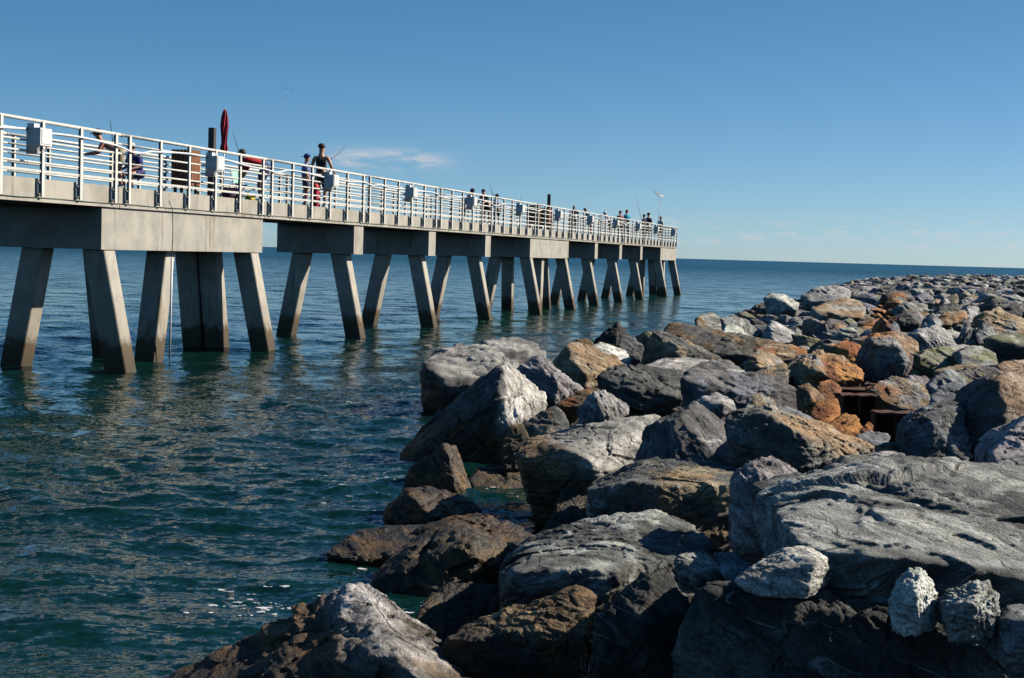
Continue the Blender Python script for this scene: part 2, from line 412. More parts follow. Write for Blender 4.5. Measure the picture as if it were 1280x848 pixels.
def rock_arrays(P, n, colour, seed, cuts=8, sharp=20, rough=1.0, strata=1.0, vein=0.0, soft=0.80, colour2=None, c2=None, axis=None, lumpy=0.0):
    """stone from its corner points: a hull with chipped edges and bedding. Returns local verts, faces, colours, matrix"""
    rs = np.random.RandomState(seed)
    P = np.asarray(P, float); lo, hi = P.min(0), P.max(0); e = np.maximum((hi-lo)/2, 0.04)
    c0 = (lo+hi)/2
    Q = (P-c0)/e; qc = Q.mean(0); Q = Q-qc; c = c0 + qc*e
    N, Hh = hull_planes(Q)
    if cuts:
        d = rs.normal(size=(cuts, 3)); d /= np.linalg.norm(d, axis=1)[:, None]
        sup = (Q @ d.T).max(0)
        N = np.concatenate([N, d]); Hh = np.concatenate([Hh, sup*rs.uniform(soft, 0.97, cuts)])
    sharp = sharp*3.4
    D, Fa = ico(n)
    A = np.maximum(D @ (N/Hh[:, None]).T, 1e-6)
    r = (A**sharp).sum(1)**(-1.0/sharp)
    B = D*r[:, None]*e                          # relative to the centre, metres
    # local frame: z = normal of the bedding
    if axis is None:
        axis = np.array([rs.normal()*0.45, rs.normal()*0.45, 1.0])
    az_ = Vector(axis).normalized(); q = az_.to_track_quat('Z', 'Y'); M = np.array(q.to_matrix())
    Lc = B @ M                                   # local coords
    L = float(np.prod(e)**(1/3)); Ls = max(L, 0.12)
    o = rs.uniform(-60, 60, 3)
    w = pn(Lc/Ls*0.9 + o)
    U = Lc/Ls
    dsp = 0.016*w + 0.008*pn(U*2.1+o+5)
    lay = U.copy(); lay[:, 2] = U[:, 2]*5.2 + 0.45*w
    lay[:, :2] *= 0.75
    ln = pn(lay+o+9)
    dsp += strata*(0.018*ln + 0.018*np.where(ln > 0.12, 1, 0)*np.minimum(1, (ln-0.12)*8))
    ch1 = chips(U*np.array([1.1, 1.1, 2.0])+o+60, .8); dsp += 0.066*strata**.5*ch1; tone = 0.10*ch1
    if n >= 4: ch2 = chips(U*np.array([2.6, 2.6, 4.6])+o+61, .7); dsp += 0.038*ch2; tone = tone + 0.16*ch2
    if n >= 5: ch3 = chips(U*np.array([6.5, 6.5, 11.])+o+62, .7); dsp += 0.014*ch3; tone = tone + 0.16*ch3
    if n >= 6: dsp += 0.006*chips(U*np.array([15, 15, 24.])+o+63, .7)
    if n >= 4:
        l2 = lay*np.array([2.2, 2.2, 2.5]); dsp += strata*0.022*pn(l2+o+31) + 0.018*pn(U*5.2+o+21)
    if n >= 5: dsp += 0.014*fbm(U*9+o+13, 2) + strata*0.009*pn(lay*np.array([5, 5, 5.5])+o+3)
    if n >= 6:
        rg = 1-np.abs(pn(U*3.1+o+44)); dsp -= 0.035*np.clip((rg-0.86)/0.14, 0, 1)**1.5
        dsp += 0.008*fbm(U*22+o+2, 2) + strata*0.006*pn(lay*np.array([9, 9, 13])+o+8)
    if lumpy: dsp += lumpy*(0.10*np.abs(pn(U*3.3+o+70)) + 0.05*np.abs(pn(U*8+o+71)) - 0.05)
    dsp = dsp - dsp.mean() - 0.1*dsp.std()
    nrm = B/np.maximum(np.linalg.norm(B, axis=1), 1e-6)[:, None]
    Lc = Lc + (nrm @ M)*(dsp*rough*Ls*1.0)[:, None]
    # colours
    a, b = [np.array(v) for v in PAL[colour]]
    f = sstep(fbm(lay*np.array([1.3, 1.3, 1.0])+o+50, 3), -0.35, 0.4)[:, None]
    Cc = a*(1-f)+b*f
    Wd = Lc @ M.T + c
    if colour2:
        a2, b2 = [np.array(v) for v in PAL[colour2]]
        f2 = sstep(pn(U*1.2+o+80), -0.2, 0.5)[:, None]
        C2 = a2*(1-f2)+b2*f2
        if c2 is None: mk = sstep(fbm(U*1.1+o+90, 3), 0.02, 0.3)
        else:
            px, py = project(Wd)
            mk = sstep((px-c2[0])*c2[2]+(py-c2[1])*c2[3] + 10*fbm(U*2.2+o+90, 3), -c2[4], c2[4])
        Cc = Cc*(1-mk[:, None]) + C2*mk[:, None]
    Cc = Cc*(1+0.18*pn(U*2.0+o+99)+tone)[:, None]*rs.uniform(0.84, 1.14)*rs.uniform(.95, 1.05, 3)
    # rust washed over everything along the line of old steel
    dd = np.full(len(Wd), 1e9)
    for (ax, ay), (bx, by) in zip(RUSTLINE, RUSTLINE[1:]):
        ab = np.array([bx-ax, by-ay]); tt = np.clip(((Wd[:, :2]-(ax, ay)) @ ab)/(ab @ ab), 0, 1)
        dd = np.minimum(dd, np.linalg.norm(Wd[:, :2]-(ax, ay)-tt[:, None]*ab, axis=1))
    if dd.min() < 2.2:
        rf = sstep(0.55-dd+0.60*fbm(Wd*1.4, 3), 0.0, 0.4)[:, None]*0.92
        ra = np.array([0.22, 0.060, 0.012]); rb = np.array([0.46, 0.20, 0.045]); g_ = sstep(fbm(Wd*2.6+7, 3), -.35, .45)[:, None]
        Cc = Cc*(1-rf) + (ra*(1-g_)+rb*g_)*rf
    C4 = np.concatenate([np.clip(Cc, 0.01, 0.9), np.full((len(Cc), 1), vein)], 1)
    return Lc, Fa, C4, M, c
def put_colours(me, C4):
    ca = me.color_attributes.new('Col', 'FLOAT_COLOR', 'POINT'); ca.data.foreach_set('color', C4.astype(np.float32).ravel())
def rock_object(P, n, colour, seed, label, group=None, name='boulder', **kw):
    V, Fa, C4, M, c = rock_arrays(P, n, colour, seed, **kw)
    me = np_mesh(name, V, Fa, n > 4); put_colours(me, C4)
    o = link(name, me, M_ROCK)
    mw = Matrix.Identity(4)
    for i in range(3):
        for j in range(3): mw[i][j] = M[i, j]
        mw[i][3] = c[i]
    o.matrix_world = mw
    tag(o, label, 'boulder', group)
    return o
SHORT = []
STOP = set('with in of beside behind between on at that rising standing filling leaning peeping below beneath just tucked right left under above from poking wedged whose slanting lying to by joined belonging stained'.split())
def short_name(label):
    w = []
    for q in label.split():
        if q in STOP and w: break
        w.append(q)
    return ' '.join(w[:8])
HEROES = []     # (pixel polygon, distance) so that the loose fill keeps clear of them
def hull2d(pts):
    pts = sorted(set((float(a), float(b)) for a, b in pts)); 
    def half(ps):
        h = []
        for p in ps:
            while len(h) >= 2 and (h[-1][0]-h[-2][0])*(p[1]-h[-2][1])-(h[-1][1]-h[-2][1])*(p[0]-h[-2][0]) <= 0: h.pop()
            h.append(p)
        return h[:-1]
    return np.array(half(pts)+half(pts[::-1]))
def inside(poly, x, y, grow=0.0):
    a = poly; b = np.roll(poly, -1, 0); e = b-a
    cr = e[:, 0]*(y-a[:, 1])-e[:, 1]*(x-a[:, 0]); return bool(np.all(cr/np.maximum(np.hypot(e[:, 0], e[:, 1]), 1e-6) >= -grow))
def hero(label, colour, Y, pts, n=6, T=None, sink=0.35, grp=None, **kw):
    """pts: (pixel x, pixel y, metres behind Y) of the stone's visible corners; back and underside are added"""
    px = np.array([(p[0], p[1]) for p in pts], float); k = np.array([p[2] for p in pts], float)
    W3 = np.array([at_y(a, b, Y+c) for (a, b), c in zip(px, k)])
    w = (px[:, 0].max()-px[:, 0].min())*Y/FPX
    if T is None: T = max(0.55*w, 0.12)
    cen = W3.mean(0)
    back = []
    for p, kk in zip(W3, k):
        q = cen + (p-cen)*0.72; q[1] = Y + k.max() + T*0.45; q[2] = min(q[2], p[2]) - 0.1*T; back.append(q)
    zl = W3[:, 2].min()
    bot = []
    for p in W3:
        if p[2] < cen[2]:
            bot.append(np.array([cen[0]+(p[0]-cen[0])*0.85, p[1]+0.25*T, zl-sink*T]))
    if not bot: bot = [np.array([cen[0], cen[1]+T*0.4, zl-sink*T])]
    P = np.concatenate([W3, np.array(back), np.array(bot)])
    HEROES.append((hull2d(px), Y))
    seed = int(abs(px[0, 0]*13 + px[0, 1]*7 + len(HEROES)*101)) % 99991
    kw.setdefault('soft', 0.92)
    SHORT.append((px.mean(0), Y, short_name(label)))
    return rock_object(P, n, colour, seed, label, grp, **kw)

# --- foreground
hero('pale peaked boulder with brown weedy left flank in the foreground at the water\'s edge', 'grey', 9.0,
     [(130,890,-.1),(300,800,.25),(395,748,.35),(441,731,.35),(468,756,.25),(500,793,.15),(560,820,.15),(630,866,-.05),(487,803,-.4),(420,850,-.5),(560,910,-.6),(300,920,-.5),(455,775,-.05)],
     7, T=1.2, colour2='brown', c2=(425, 800, -1, .25, 30), vein=.3, axis=(.5,-.2,.8))
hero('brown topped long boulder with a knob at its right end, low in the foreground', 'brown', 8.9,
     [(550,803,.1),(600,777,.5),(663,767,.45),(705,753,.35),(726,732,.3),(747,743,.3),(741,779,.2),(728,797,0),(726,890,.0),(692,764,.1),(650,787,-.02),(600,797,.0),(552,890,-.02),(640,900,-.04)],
     7, colour2='black', c2=(660, 792, 0, 1, 16), vein=.2, axis=(.2,.3,1))  # black below the ridge is shade painted on the front face
hero('dark steep boulder between the knobbed brown one and the black layered one', 'black', 7.9,
     [(742,768,.15),(777,735,.35),(818,708,.35),(842,720,.35),(866,760,.25),(862,910,.1),(725,910,.12),(800,775,.02),(760,800,.05)], 6, vein=.3, axis=(.6,.2,.7))
hero('huge black layered boulder filling the lower right foreground', 'black', 6.8,
     [(860,738,.45),(900,720,.6),(944,726,.57),(975,714,.6),(1026,723,.55),(1090,749,.45),(1172,777,.35),(1233,812,.3),(1285,870,.25),(1280,990,.22),(855,990,.45),(846,800,.42),(945,745,.54),(1060,785,.43),(1150,842,.32)],
     7, colour2='dark', vein=.55, axis=(.25,-.75,.7), strata=1.5)
hero('enormous flat grey slab with wavy bands and quartz veins beside the limestone lumps', 'grey', 7.4,
     [(974,652,.4),(996,626,.9),(1030,605,1.3),(1092,576,1.9),(1161,573,2.1),(1240,577,2.3),(1400,590,2.3),(1430,745,0),(1280,722,-.1),(1138,698,-.1),(1046,692,-.05),(994,684,.1),(1008,740,.2),(1104,770,.1),(1280,795,.05),(1430,810,.1),(982,695,.35)],
     7, T=1.0, colour2='dark', vein=1.0, axis=(-.75,-.45,.75), strata=1.5, cuts=6, sharp=22, rough=.75)
hero('light grey wedge of rock leaning on the left front of the enormous flat slab', 'pale', 7.25,
     [(913,727,.05),(944,708,.12),(981,686,.22),(1014,681,.27),(1040,695,.22),(1045,712,.22),(1034,730,.12),(1020,702,-.05),(1012,736,-.1),(955,746,-.1)], 6, T=.15, sink=.1, strata=.5, axis=(.3,.1,1))
hero('white pitted limestone lump standing against the front of the flat slab', 'white', 7.0,
     [(1114,758,.0),(1122,728,.05),(1136,711,.1),(1151,707,.12),(1164,722,.1),(1174,748,.08),(1173,778,.05),(1145,740,-.1),(1150,785,-.08),(1118,772,-.05)], 6, strata=.1, lumpy=1.3, rough=1.1)
hero('knobbly grey limestone lump just right of the white one', 'pale', 6.9,
     [(1176,752,.02),(1189,739,.08),(1206,732,.1),(1220,723,.12),(1237,727,.12),(1248,744,.1),(1252,768,.06),(1241,787,.02),(1219,795,-.05),(1185,775,-.04),(1215,755,-.12)], 6, strata=.1, lumpy=1.6, rough=1.2)
hero('smooth dark stone at the right edge below the flat slab', 'blue', 6.85,
     [(1248,775,.05),(1262,757,.15),(1300,752,.2),(1345,770,.2),(1345,830,0),(1255,825,-.05),(1290,780,-.1)], 5, strata=.4)
hero('broad boulder with streaky brown and grey layered top in the centre foreground', 'dark', 10.4,
     [(622,716,.1),(673,671,.9),(720,656,1.1),(777,642,1.3),(818,634,1.45),(878,655,1.2),(889,690,.6),(821,706,.15),(767,715,-.05),(726,709,-.1),(640,713,-.1),(616,765,0),(700,800,-.1),(800,790,0),(882,745,.4)],
     7, T=.8, colour2='pale', vein=.9, axis=(-.35,-.75,.8), strata=1.6, rough=.7, sharp=20)
hero('white veined boulder peeping up behind the streaky layered one', 'pale', 12.4,
     [(733,629,.1),(745,616,.4),(782,610,.55),(815,617,.55),(862,632,.45),(880,657,.2),(790,640,-.1),(752,627,0),(734,668,0),(850,672,-.1)], 6, vein=.9, axis=(.2,.6,.7))
hero('small faceted grey stone under the right end of the streaky layered boulder', 'grey', 8.7,
     [(840,704,.05),(853,691,.12),(881,689,.18),(904,703,.15),(918,720,.1),(903,730,0),(872,728,-.06),(862,712,-.06),(893,712,-.05),(846,725,0)], 6, vein=.3)
hero('small tilted plate of pale rock between the faceted stone and the light grey wedge', 'grey', 8.6,
     [(893,692,.4),(915,690,.5),(942,707,.3),(918,727,.0),(900,715,.05),(925,735,.05)], 5, vein=.4)
hero('dark split piece with white veins tucked in behind the small faceted stone', 'dark', 9.4,
     [(845,690,.1),(852,670,.3),(880,665,.4),(893,682,.3),(880,698,.0),(850,700,0)], 5, vein=1.0)
hero('long dark ledge of rock with rusty spots in front of the dark triangular boulder', 'dark', 12.3,
     [(731,614,.2),(760,598,.6),(807,573,1.0),(869,574,1.2),(928,579,1.1),(918,606,.08),(863,612,0),(832,607,-.1),(790,601,-.1),(738,628,0),(742,690,0),(840,720,-.1),(917,700,.02)], 7, T=.7,
     colour2='tan', vein=.5, axis=(-.1,-.3,1), strata=1.3, sharp=20, rough=.75)
hero('upright leaning boulder with a bright right face left of the enormous slab', 'grey', 11.0,
     [(913,607,0),(935,577,.2),(968,571,.4),(991,578,.4),(1001,600,.3),(970,607,-.02),(953,592,-.05),(925,642,-.1),(916,690,-.1),(962,690,-.1),(992,645,.1)], 6, vein=.4, axis=(.7,.2,.7))
hero('dark shaded stone behind the upright leaning boulder', 'dark', 11.3,
     [(945,640,0),(955,612,.1),(988,601,.3),(1022,603,.4),(1020,640,.2),(1000,680,0),(950,690,0)], 6, vein=.2)
hero('dark charcoal triangular boulder with curved white seams at the centre of the heap', 'dark', 15.0,
     [(792,580,.1),(805,534,.2),(834,517,.3),(869,501,.4),(890,511,.45),(907,527,.4),(926,580,.3),(848,522,.05),(907,577,-.1),(850,592,-.2),(798,592,-.1)], 6, vein=.9, axis=(.7,-.3,.6), strata=.7, rough=.7, sharp=22)
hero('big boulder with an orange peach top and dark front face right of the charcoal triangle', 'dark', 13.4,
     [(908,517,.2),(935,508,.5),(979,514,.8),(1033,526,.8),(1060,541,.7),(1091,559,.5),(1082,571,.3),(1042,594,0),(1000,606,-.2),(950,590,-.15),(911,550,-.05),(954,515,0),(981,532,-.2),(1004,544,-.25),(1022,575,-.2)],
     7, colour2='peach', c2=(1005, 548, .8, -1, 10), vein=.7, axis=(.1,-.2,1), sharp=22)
hero('small dark stone filling the gap between the charcoal triangle and the orange topped boulder', 'dark', 13.9,
     [(914,575,.05),(917,553,.1),(926,546,.15),(943,555,.15),(950,578,.05),(930,582,-.08)], 5)
hero('wide low boulder with a smooth tan lit top beneath the white ended pyramid rock', 'grey', 15.8,
     [(643,568,.2),(669,545,.6),(714,533,1),(761,529,1.25),(826,517,1.5),(838,560,1.0),(803,592,.3),(770,590,0),(735,573,-.2),(700,557,-.1),(658,578,-.1),(662,632,0),(760,640,-.2),(815,615,.1)],
     7, T=.9, colour2='brown', c2=(700, 560, -1, .8, 26), vein=.4, axis=(-.2,-.2,1), strata=.9, rough=.7, sharp=18)
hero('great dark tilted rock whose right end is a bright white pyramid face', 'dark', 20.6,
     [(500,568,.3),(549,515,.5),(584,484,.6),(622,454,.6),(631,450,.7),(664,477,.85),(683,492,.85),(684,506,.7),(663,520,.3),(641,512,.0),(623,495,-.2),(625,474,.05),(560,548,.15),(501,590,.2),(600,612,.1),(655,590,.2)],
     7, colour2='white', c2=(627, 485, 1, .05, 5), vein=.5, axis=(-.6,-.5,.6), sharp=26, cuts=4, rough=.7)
hero('large flat topped grey block standing in the sea at the end of the near rocks', 'grey', 26.8,
     [(524,450,.5),(539,440,1.1),(568,433,1.4),(608,426,1.6),(641,421,1.7),(671,427,1.5),(685,437,1.3),(689,470,.9),(640,482,.2),(600,472,0),(549,469,-.1),(527,458,.2),(528,525,.2),(560,530,-.05),(640,525,.2),(687,505,.9)],
     6, colour2='dark', vein=.5, axis=(-.15,-.1,1), strata=1.3, sharp=22, rough=.75)
hero('grey triangular boulder leaning against the flat topped sea block', 'grey', 23.2,
     [(644,459,.1),(672,443,.3),(692,458,.5),(731,485,.5),(716,498,.2),(695,510,-.1),(679,463,-.05),(694,476,-.15),(648,484,0),(658,516,0)], 6, axis=(.5,.2,.7), vein=.4)
hero('tan sandstone coloured block with a shaded left face behind the grey triangular boulder', 'tan', 26.3,
     [(687,458,.2),(710,429,.3),(727,430,.5),(750,438,.7),(785,456,.7),(764,467,.4),(744,480,.1),(728,489,-.05),(732,469,-.2),(719,455,-.2),(694,473,0),(699,495,0)], 6, strata=.5, axis=(.3,.3,1))
hero('black wet peaked rock at the water on the left rim of the jetty', 'black', 34,
     [(736,430,.1),(757,414,.2),(772,403,.3),(783,413,.3),(802,433,.3),(770,431,-.15),(742,455,0),(795,460,0)], 6)
hero('smaller dark stone tucked right of the black wet peak', 'dark', 32,
     [(771,434,0),(777,418,.2),(793,423,.3),(810,436,.2),(800,450,0),(774,452,-.05)], 5)
hero('white and rust mottled stone below the black wet peak', 'white', 29.5,
     [(737,434,.1),(749,426,.3),(773,433,.5),(790,446,.4),(786,462,0),(758,460,-.05),(742,450,0)], 5, colour2='brown')
hero('dark reddish stone behind the top of the tan block', 'brown', 31,
     [(710,433,0),(718,424,.2),(733,423,.3),(743,430,.2),(740,445,0),(714,446,0)], 5)
hero('jagged dark ridge of layered rock right of the tan block', 'dark', 23.8,
     [(744,473,0),(760,459,.3),(785,456,.5),(815,459,.6),(853,462,.5),(858,500,0),(800,510,-.2),(748,496,-.1),(790,478,-.15)], 6, strata=1.7, vein=.4, axis=(.2,-.5,1))
hero('grey split stone with a bright striped right face below the jagged dark ridge', 'grey', 20.2,
     [(722,510,.1),(741,488,.2),(757,489,.35),(788,508,.35),(774,529,.1),(757,531,-.05),(750,508,-.12),(723,535,0)], 6, axis=(.7,.2,.5), strata=1.2)
hero('reddish brown strip of rock above the grey split stone', 'brown', 22.2,
     [(694,506,0),(716,492,.2),(735,485,.35),(752,484,.4),(748,500,.1),(715,510,-.05),(700,520,0)], 5, colour2='rust')
hero('small craggy stone under the white pyramid face', 'dark', 19.2,
     [(651,530,.05),(674,514,.15),(696,506,.2),(709,518,.2),(712,535,.1),(685,550,-.1),(655,552,0)], 5, colour2='tan')
hero('brown weedy stone in shadow beneath the pyramid rock', 'brown', 18.6,
     [(626,560,.05),(634,532,.15),(655,529,.2),(664,550,.1),(655,585,0),(628,590,-.05)], 5)
hero('narrow brown spire with an orange edge rising from the water', 'brown', 18.0,
     [(503,598,.1),(528,572,.2),(556,555,.2),(571,558,.3),(582,585,.3),(593,618,.25),(590,632,.1),(569,600,-.2),(560,638,-.22),(507,640,0)], 6, colour2='ochre', c2=(578, 595, 1, -.1, 8), axis=(.6,.1,.5))
hero('squat yellow brown boulder at the waterline below the brown spire', 'brown', 16.0,
     [(473,655,.1),(487,627,.2),(508,610,.4),(540,609,.6),(587,624,.6),(606,642,.4),(560,652,0),(536,647,-.18),(513,617,0),(478,675,0),(540,680,-.1)], 6, colour2='ochre', axis=(-.1,-.2,1))
hero('low black shelf of rock poking left into the sea', 'black', 13.7,
     [(407,692,0),(430,672,.3),(480,661,.6),(532,654,.9),(565,666,.6),(520,688,0),(450,703,-.1),(413,702,0)], 6, T=.5, strata=1.2)
hero('low brown ridge with orange weed behind the rounded dark boulder', 'black', 13.9,
     [(518,664,.3),(560,643,.5),(600,642,.6),(650,658,.6),(670,675,.4),(640,695,0),(560,690,-.1)], 6, T=.6, colour2='ochre', strata=1.2)
hero('rounded dark wet boulder in the water left of the streaky layered one', 'black', 12.6,
     [(464,728,0),(490,691,.3),(520,669,.5),(556,655,.6),(595,659,.7),(654,685,.6),(622,709,.2),(602,716,-.1),(588,675,0),(540,755,-.2),(468,748,0),(600,752,0)], 6, axis=(.3,-.4,.8), strata=.8, colour2='brown')
hero('black wet boulder behind the knobbed brown foreground one', 'black', 10.8,
     [(515,778,0),(537,745,.2),(560,729,.35),(600,730,.4),(650,742,.4),(665,795,.1),(560,820,-.1),(518,812,0)], 6)
hero('small orange brown stone beside the pale peaked foreground boulder', 'ochre', 10.0,
     [(494,788,.05),(517,776,.15),(538,787,.15),(550,810,.05),(535,822,-.08),(498,815,-.05)], 5, colour2='brown')
hero('black stone in the dark hollow under the wide tan topped boulder', 'black', 15.4,
     [(690,650,.05),(700,610,.2),(740,600,.3),(770,625,.2),(760,670,0),(695,680,-.05)], 5)
hero('black wet stone left of the white veined boulder', 'black', 12.8,
     [(672,672,.05),(690,645,.2),(718,632,.3),(742,645,.2),(745,680,0),(680,690,-.05)], 5)
hero('black wet stone at the foot of the great tilted rock', 'black', 18.3,
     [(582,600,.1),(600,582,.3),(640,580,.4),(668,596,.3),(668,622,0),(600,622,-.05)], 5)
# --- middle distance
hero('large dark wedge with a peaked left end on the rim of the jetty', 'dark', 29,
     [(798,457,.1),(808,428,.2),(817,412,.4),(833,414,.5),(880,436,.7),(907,449,.6),(858,452,0),(845,432,-.1),(806,465,0)], 6, colour2='tan', axis=(.3,-.3,1))
hero('long dark ledge with a lit upper edge behind the large dark wedge', 'dark', 33,
     [(824,414,.1),(837,404,.4),(866,406,.7),(898,415,.9),(935,420,1.0),(953,427,.8),(981,429,.7),(983,448,.1),(933,445,-.1),(886,446,-.15),(840,430,-.1)], 6, T=1.0, colour2='brown')
hero('tan grey tilted plate above the long dark ledge', 'grey', 42,
     [(868,400,.1),(876,392,.4),(892,391,.7),(912,405,.6),(898,417,0),(872,412,-.1)], 5, colour2='tan')
hero('bright pale facet of rock right of the tilted plate', 'white', 37,
     [(899,417,.0),(914,404,.3),(926,410,.5),(939,422,.3),(925,428,0),(905,426,-.05)], 5)
hero('layered grey slab slanting down right behind the bright facet', 'grey', 41,
     [(900,399,0),(918,393,.4),(935,402,.6),(953,416,.4),(940,424,0),(905,408,-.1)], 5, axis=(-.5,-.3,.7))
hero('flat light topped slab in front of the large dark wedge', 'pale', 26.3,
     [(801,459,.1),(829,448,.7),(860,447,.9),(892,450,.8),(872,461,.0),(840,468,-.1),(810,468,-.05)], 5, T=.5)
hero('rounded dark hump with a lit right rim behind the wide dark face', 'dark', 25,
     [(855,466,0),(874,453,.3),(910,448,.5),(928,461,.4),(925,475,0),(880,480,-.15)], 5, colour2='grey')
hero('low pale stone at the foot of the rounded dark hump', 'pale', 24,
     [(888,470,.05),(905,462,.2),(930,463,.3),(946,473,.2),(940,482,0),(900,482,-.05)], 5)
hero('wide boulder with a broad dark bluish face left of the rusted steel', 'dark', 19.6,
     [(848,474,0),(866,461,.3),(905,473,.4),(940,473,.6),(970,468,.7),(999,489,.5),(1005,516,.3),(920,522,.1),(852,512,.05),(930,494,.28)], 6, colour2='blue')
hero('pale capped stone leaning on top of the charcoal triangular boulder', 'grey', 17.0,
     [(846,520,.1),(870,500,.2),(895,490,.35),(915,500,.35),(924,515,.2),(900,525,-.05),(905,505,-.1)], 5, colour2='pale')
hero('knobbly cream stone just above the orange topped boulder', 'tan', 16.6,
     [(930,512,0),(936,496,.15),(950,491,.2),(968,500,.2),(972,514,.05),(948,518,-.08)], 5, colour2='pale')
hero('long thin grey stone lying along the back of the orange topped boulder', 'blue', 15.0,
     [(962,512,.1),(980,508,.3),(1008,517,.35),(1022,526,.2),(1000,530,-.05),(970,522,-.05)], 5, T=.3)
hero('cream and tan stone with a split top above the wide dark face', 'tan', 27,
     [(930,463,0),(935,445,.15),(948,439,.3),(966,441,.45),(981,452,.4),(965,462,0),(948,458,-.12),(945,468,-.05)], 5, colour2='pale')
hero('rusty tan ledge between the cream stone and the long dark ledge', 'tan', 31,
     [(940,437,0),(962,429,.4),(990,430,.5),(1008,436,.4),(1009,450,0),(965,452,-.1)], 5, colour2='rust')
hero('dark slanting stone right of the cream and tan stone', 'dark', 25,
     [(938,470,0),(955,459,.3),(980,453,.4),(993,467,.3),(985,478,0),(945,480,-.05)], 5, colour2='tan')
hero('dark rock with a flat shaded face left of the brown topped wedge', 'dark', 26.6,
     [(982,458,0),(1000,442,.3),(1022,446,.45),(1030,462,.3),(1015,474,0),(988,474,-.05)], 5)
hero('brown topped wedge with a shaded left side in front of the orange red stone', 'tan', 25.2,
     [(985,460,.1),(1000,446,.3),(1022,437,.6),(1055,444,.7),(1079,461,.6),(1081,473,.2),(1046,477,-.1),(1020,462,-.15),(995,475,-.05)], 6, T=.8, colour2='grey')
hero('orange red stained stone left of the grey slotted block', 'rust', 28.6,
     [(1044,434,0),(1052,427,.2),(1067,426,.3),(1077,434,.25),(1070,454,0),(1055,456,-.1),(1062,438,-.08)], 5, colour2='ochre')
hero('square grey block with a notched top in the middle of the jetty', 'blue', 26.6,
     [(1068,452,.1),(1084,421,.2),(1094,416,.35),(1116,420,.5),(1123,427,.4),(1144,448,.3),(1132,458,0),(1087,463,-.12),(1096,430,-.1),(1122,432,-.08)], 6, colour2='grey', strata=.6)
hero('tan rounded stone behind the right shoulder of the square grey block', 'tan', 30,
     [(1100,424,0),(1112,418,.3),(1132,419,.4),(1148,428,.3),(1150,446,0),(1110,446,-.05)], 5)
hero('light grey tilted boulder with a dark left side beyond the square block', 'pale', 31,
     [(1134,417,.1),(1150,411,.2),(1172,407,.5),(1187,414,.6),(1198,434,.4),(1155,439,-.05),(1150,418,-.12),(1138,436,0)], 6, axis=(.5,.2,.8))
hero('small grey pyramid stone on the right half of the jetty', 'grey', 38,
     [(1153,408,0),(1166,389,.2),(1180,405,.2),(1170,412,-.1),(1157,414,-.05)], 5)
hero('yellow tan bar shaped stone beyond the small grey pyramid', 'ochre', 41,
     [(1169,405,0),(1180,391,.3),(1207,387,.5),(1210,397,.3),(1185,408,-.1)], 5, colour2='tan')
hero('dark grey triangular stone left of the small pyramid', 'dark', 43,
     [(1122,400,0),(1129,385,.2),(1155,399,.3),(1150,406,0),(1126,408,-.05)], 5)
hero('mossy green topped boulder right of the square grey block', 'moss', 27,
     [(1147,445,.1),(1160,436,.6),(1185,432,.9),(1204,436,.9),(1206,457,.1),(1175,463,-.1),(1150,457,-.05)], 6, T=.8)
hero('broad grey boulder with a faint green tinge joined to the mossy one', 'grey', 26.6,
     [(1198,440,.1),(1212,433,.5),(1232,434,.7),(1246,441,.6),(1247,457,.1),(1215,462,-.1),(1200,456,-.05)], 5, colour2='moss')
hero('flat tan stone beneath the mossy boulder', 'tan', 25,
     [(1172,465,0),(1190,457,.4),(1222,455,.6),(1228,463,.2),(1195,470,-.1)], 5, T=.4)
hero('dark striped boulder under the broad grey one at the right', 'dark', 23,
     [(1188,470,.05),(1215,459,.4),(1243,456,.6),(1262,468,.5),(1266,490,.1),(1225,498,-.1),(1195,490,-.05)], 6, colour2='moss', strata=1.4)
hero('tan pebbly boulder at the right edge above the big shaded pair', 'tan', 24,
     [(1245,458,.05),(1262,450,.4),(1290,446,.6),(1325,455,.5),(1325,490,0),(1260,480,-.1)], 5)
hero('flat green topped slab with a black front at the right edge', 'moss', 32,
     [(1236,424,.05),(1252,417,.6),(1290,418,.9),(1325,420,.9),(1325,445,0),(1256,444,-.1),(1242,436,-.1),(1252,425,-.1)], 5, T=.6, colour2='dark', c2=(1256, 432, 0, 1, 4))  # moss on top; the dark colour on the front stands for shade
hero('large tan grey boulder at the right edge in the far middle', 'tan', 40,
     [(1220,396,.1),(1232,390,.2),(1248,385,.5),(1285,400,.7),(1290,420,.1),(1245,420,-.2),(1225,412,-.05)], 6, colour2='grey')
hero('dark pointed stone left of the flat green topped slab', 'dark', 36,
     [(1198,424,0),(1208,403,.2),(1219,412,.3),(1222,428,0),(1205,432,-.1)], 5, colour2='grey')
hero('second dark pointed stone with a lit right side, touching the green topped slab', 'dark', 36,
     [(1218,420,0),(1229,402,.2),(1237,402,.3),(1247,418,.3),(1238,430,0),(1222,430,-.1)], 5, colour2='pale')
hero('slanted striped grey stone right of the rusted steel', 'grey', 21.8,
     [(1126,482,.05),(1135,469,.2),(1158,470,.4),(1178,485,.3),(1170,495,0),(1135,494,-.05)], 5, axis=(.6,.1,.7), strata=1.6)
hero('blue grey ribbed stone leaning beside the slanted striped one', 'blue', 21.4,
     [(1160,482,.05),(1170,468,.2),(1189,461,.35),(1204,469,.35),(1216,488,.2),(1195,498,-.05),(1165,497,0)], 5, axis=(.7,.1,.6), strata=1.4)
hero('smooth rounded blue grey stone in front of the ribbed one', 'blue', 20.2,
     [(1160,497,.05),(1175,483,.2),(1195,476,.3),(1212,482,.3),(1224,494,.2),(1212,508,0),(1170,508,-.05)], 5, strata=.4)
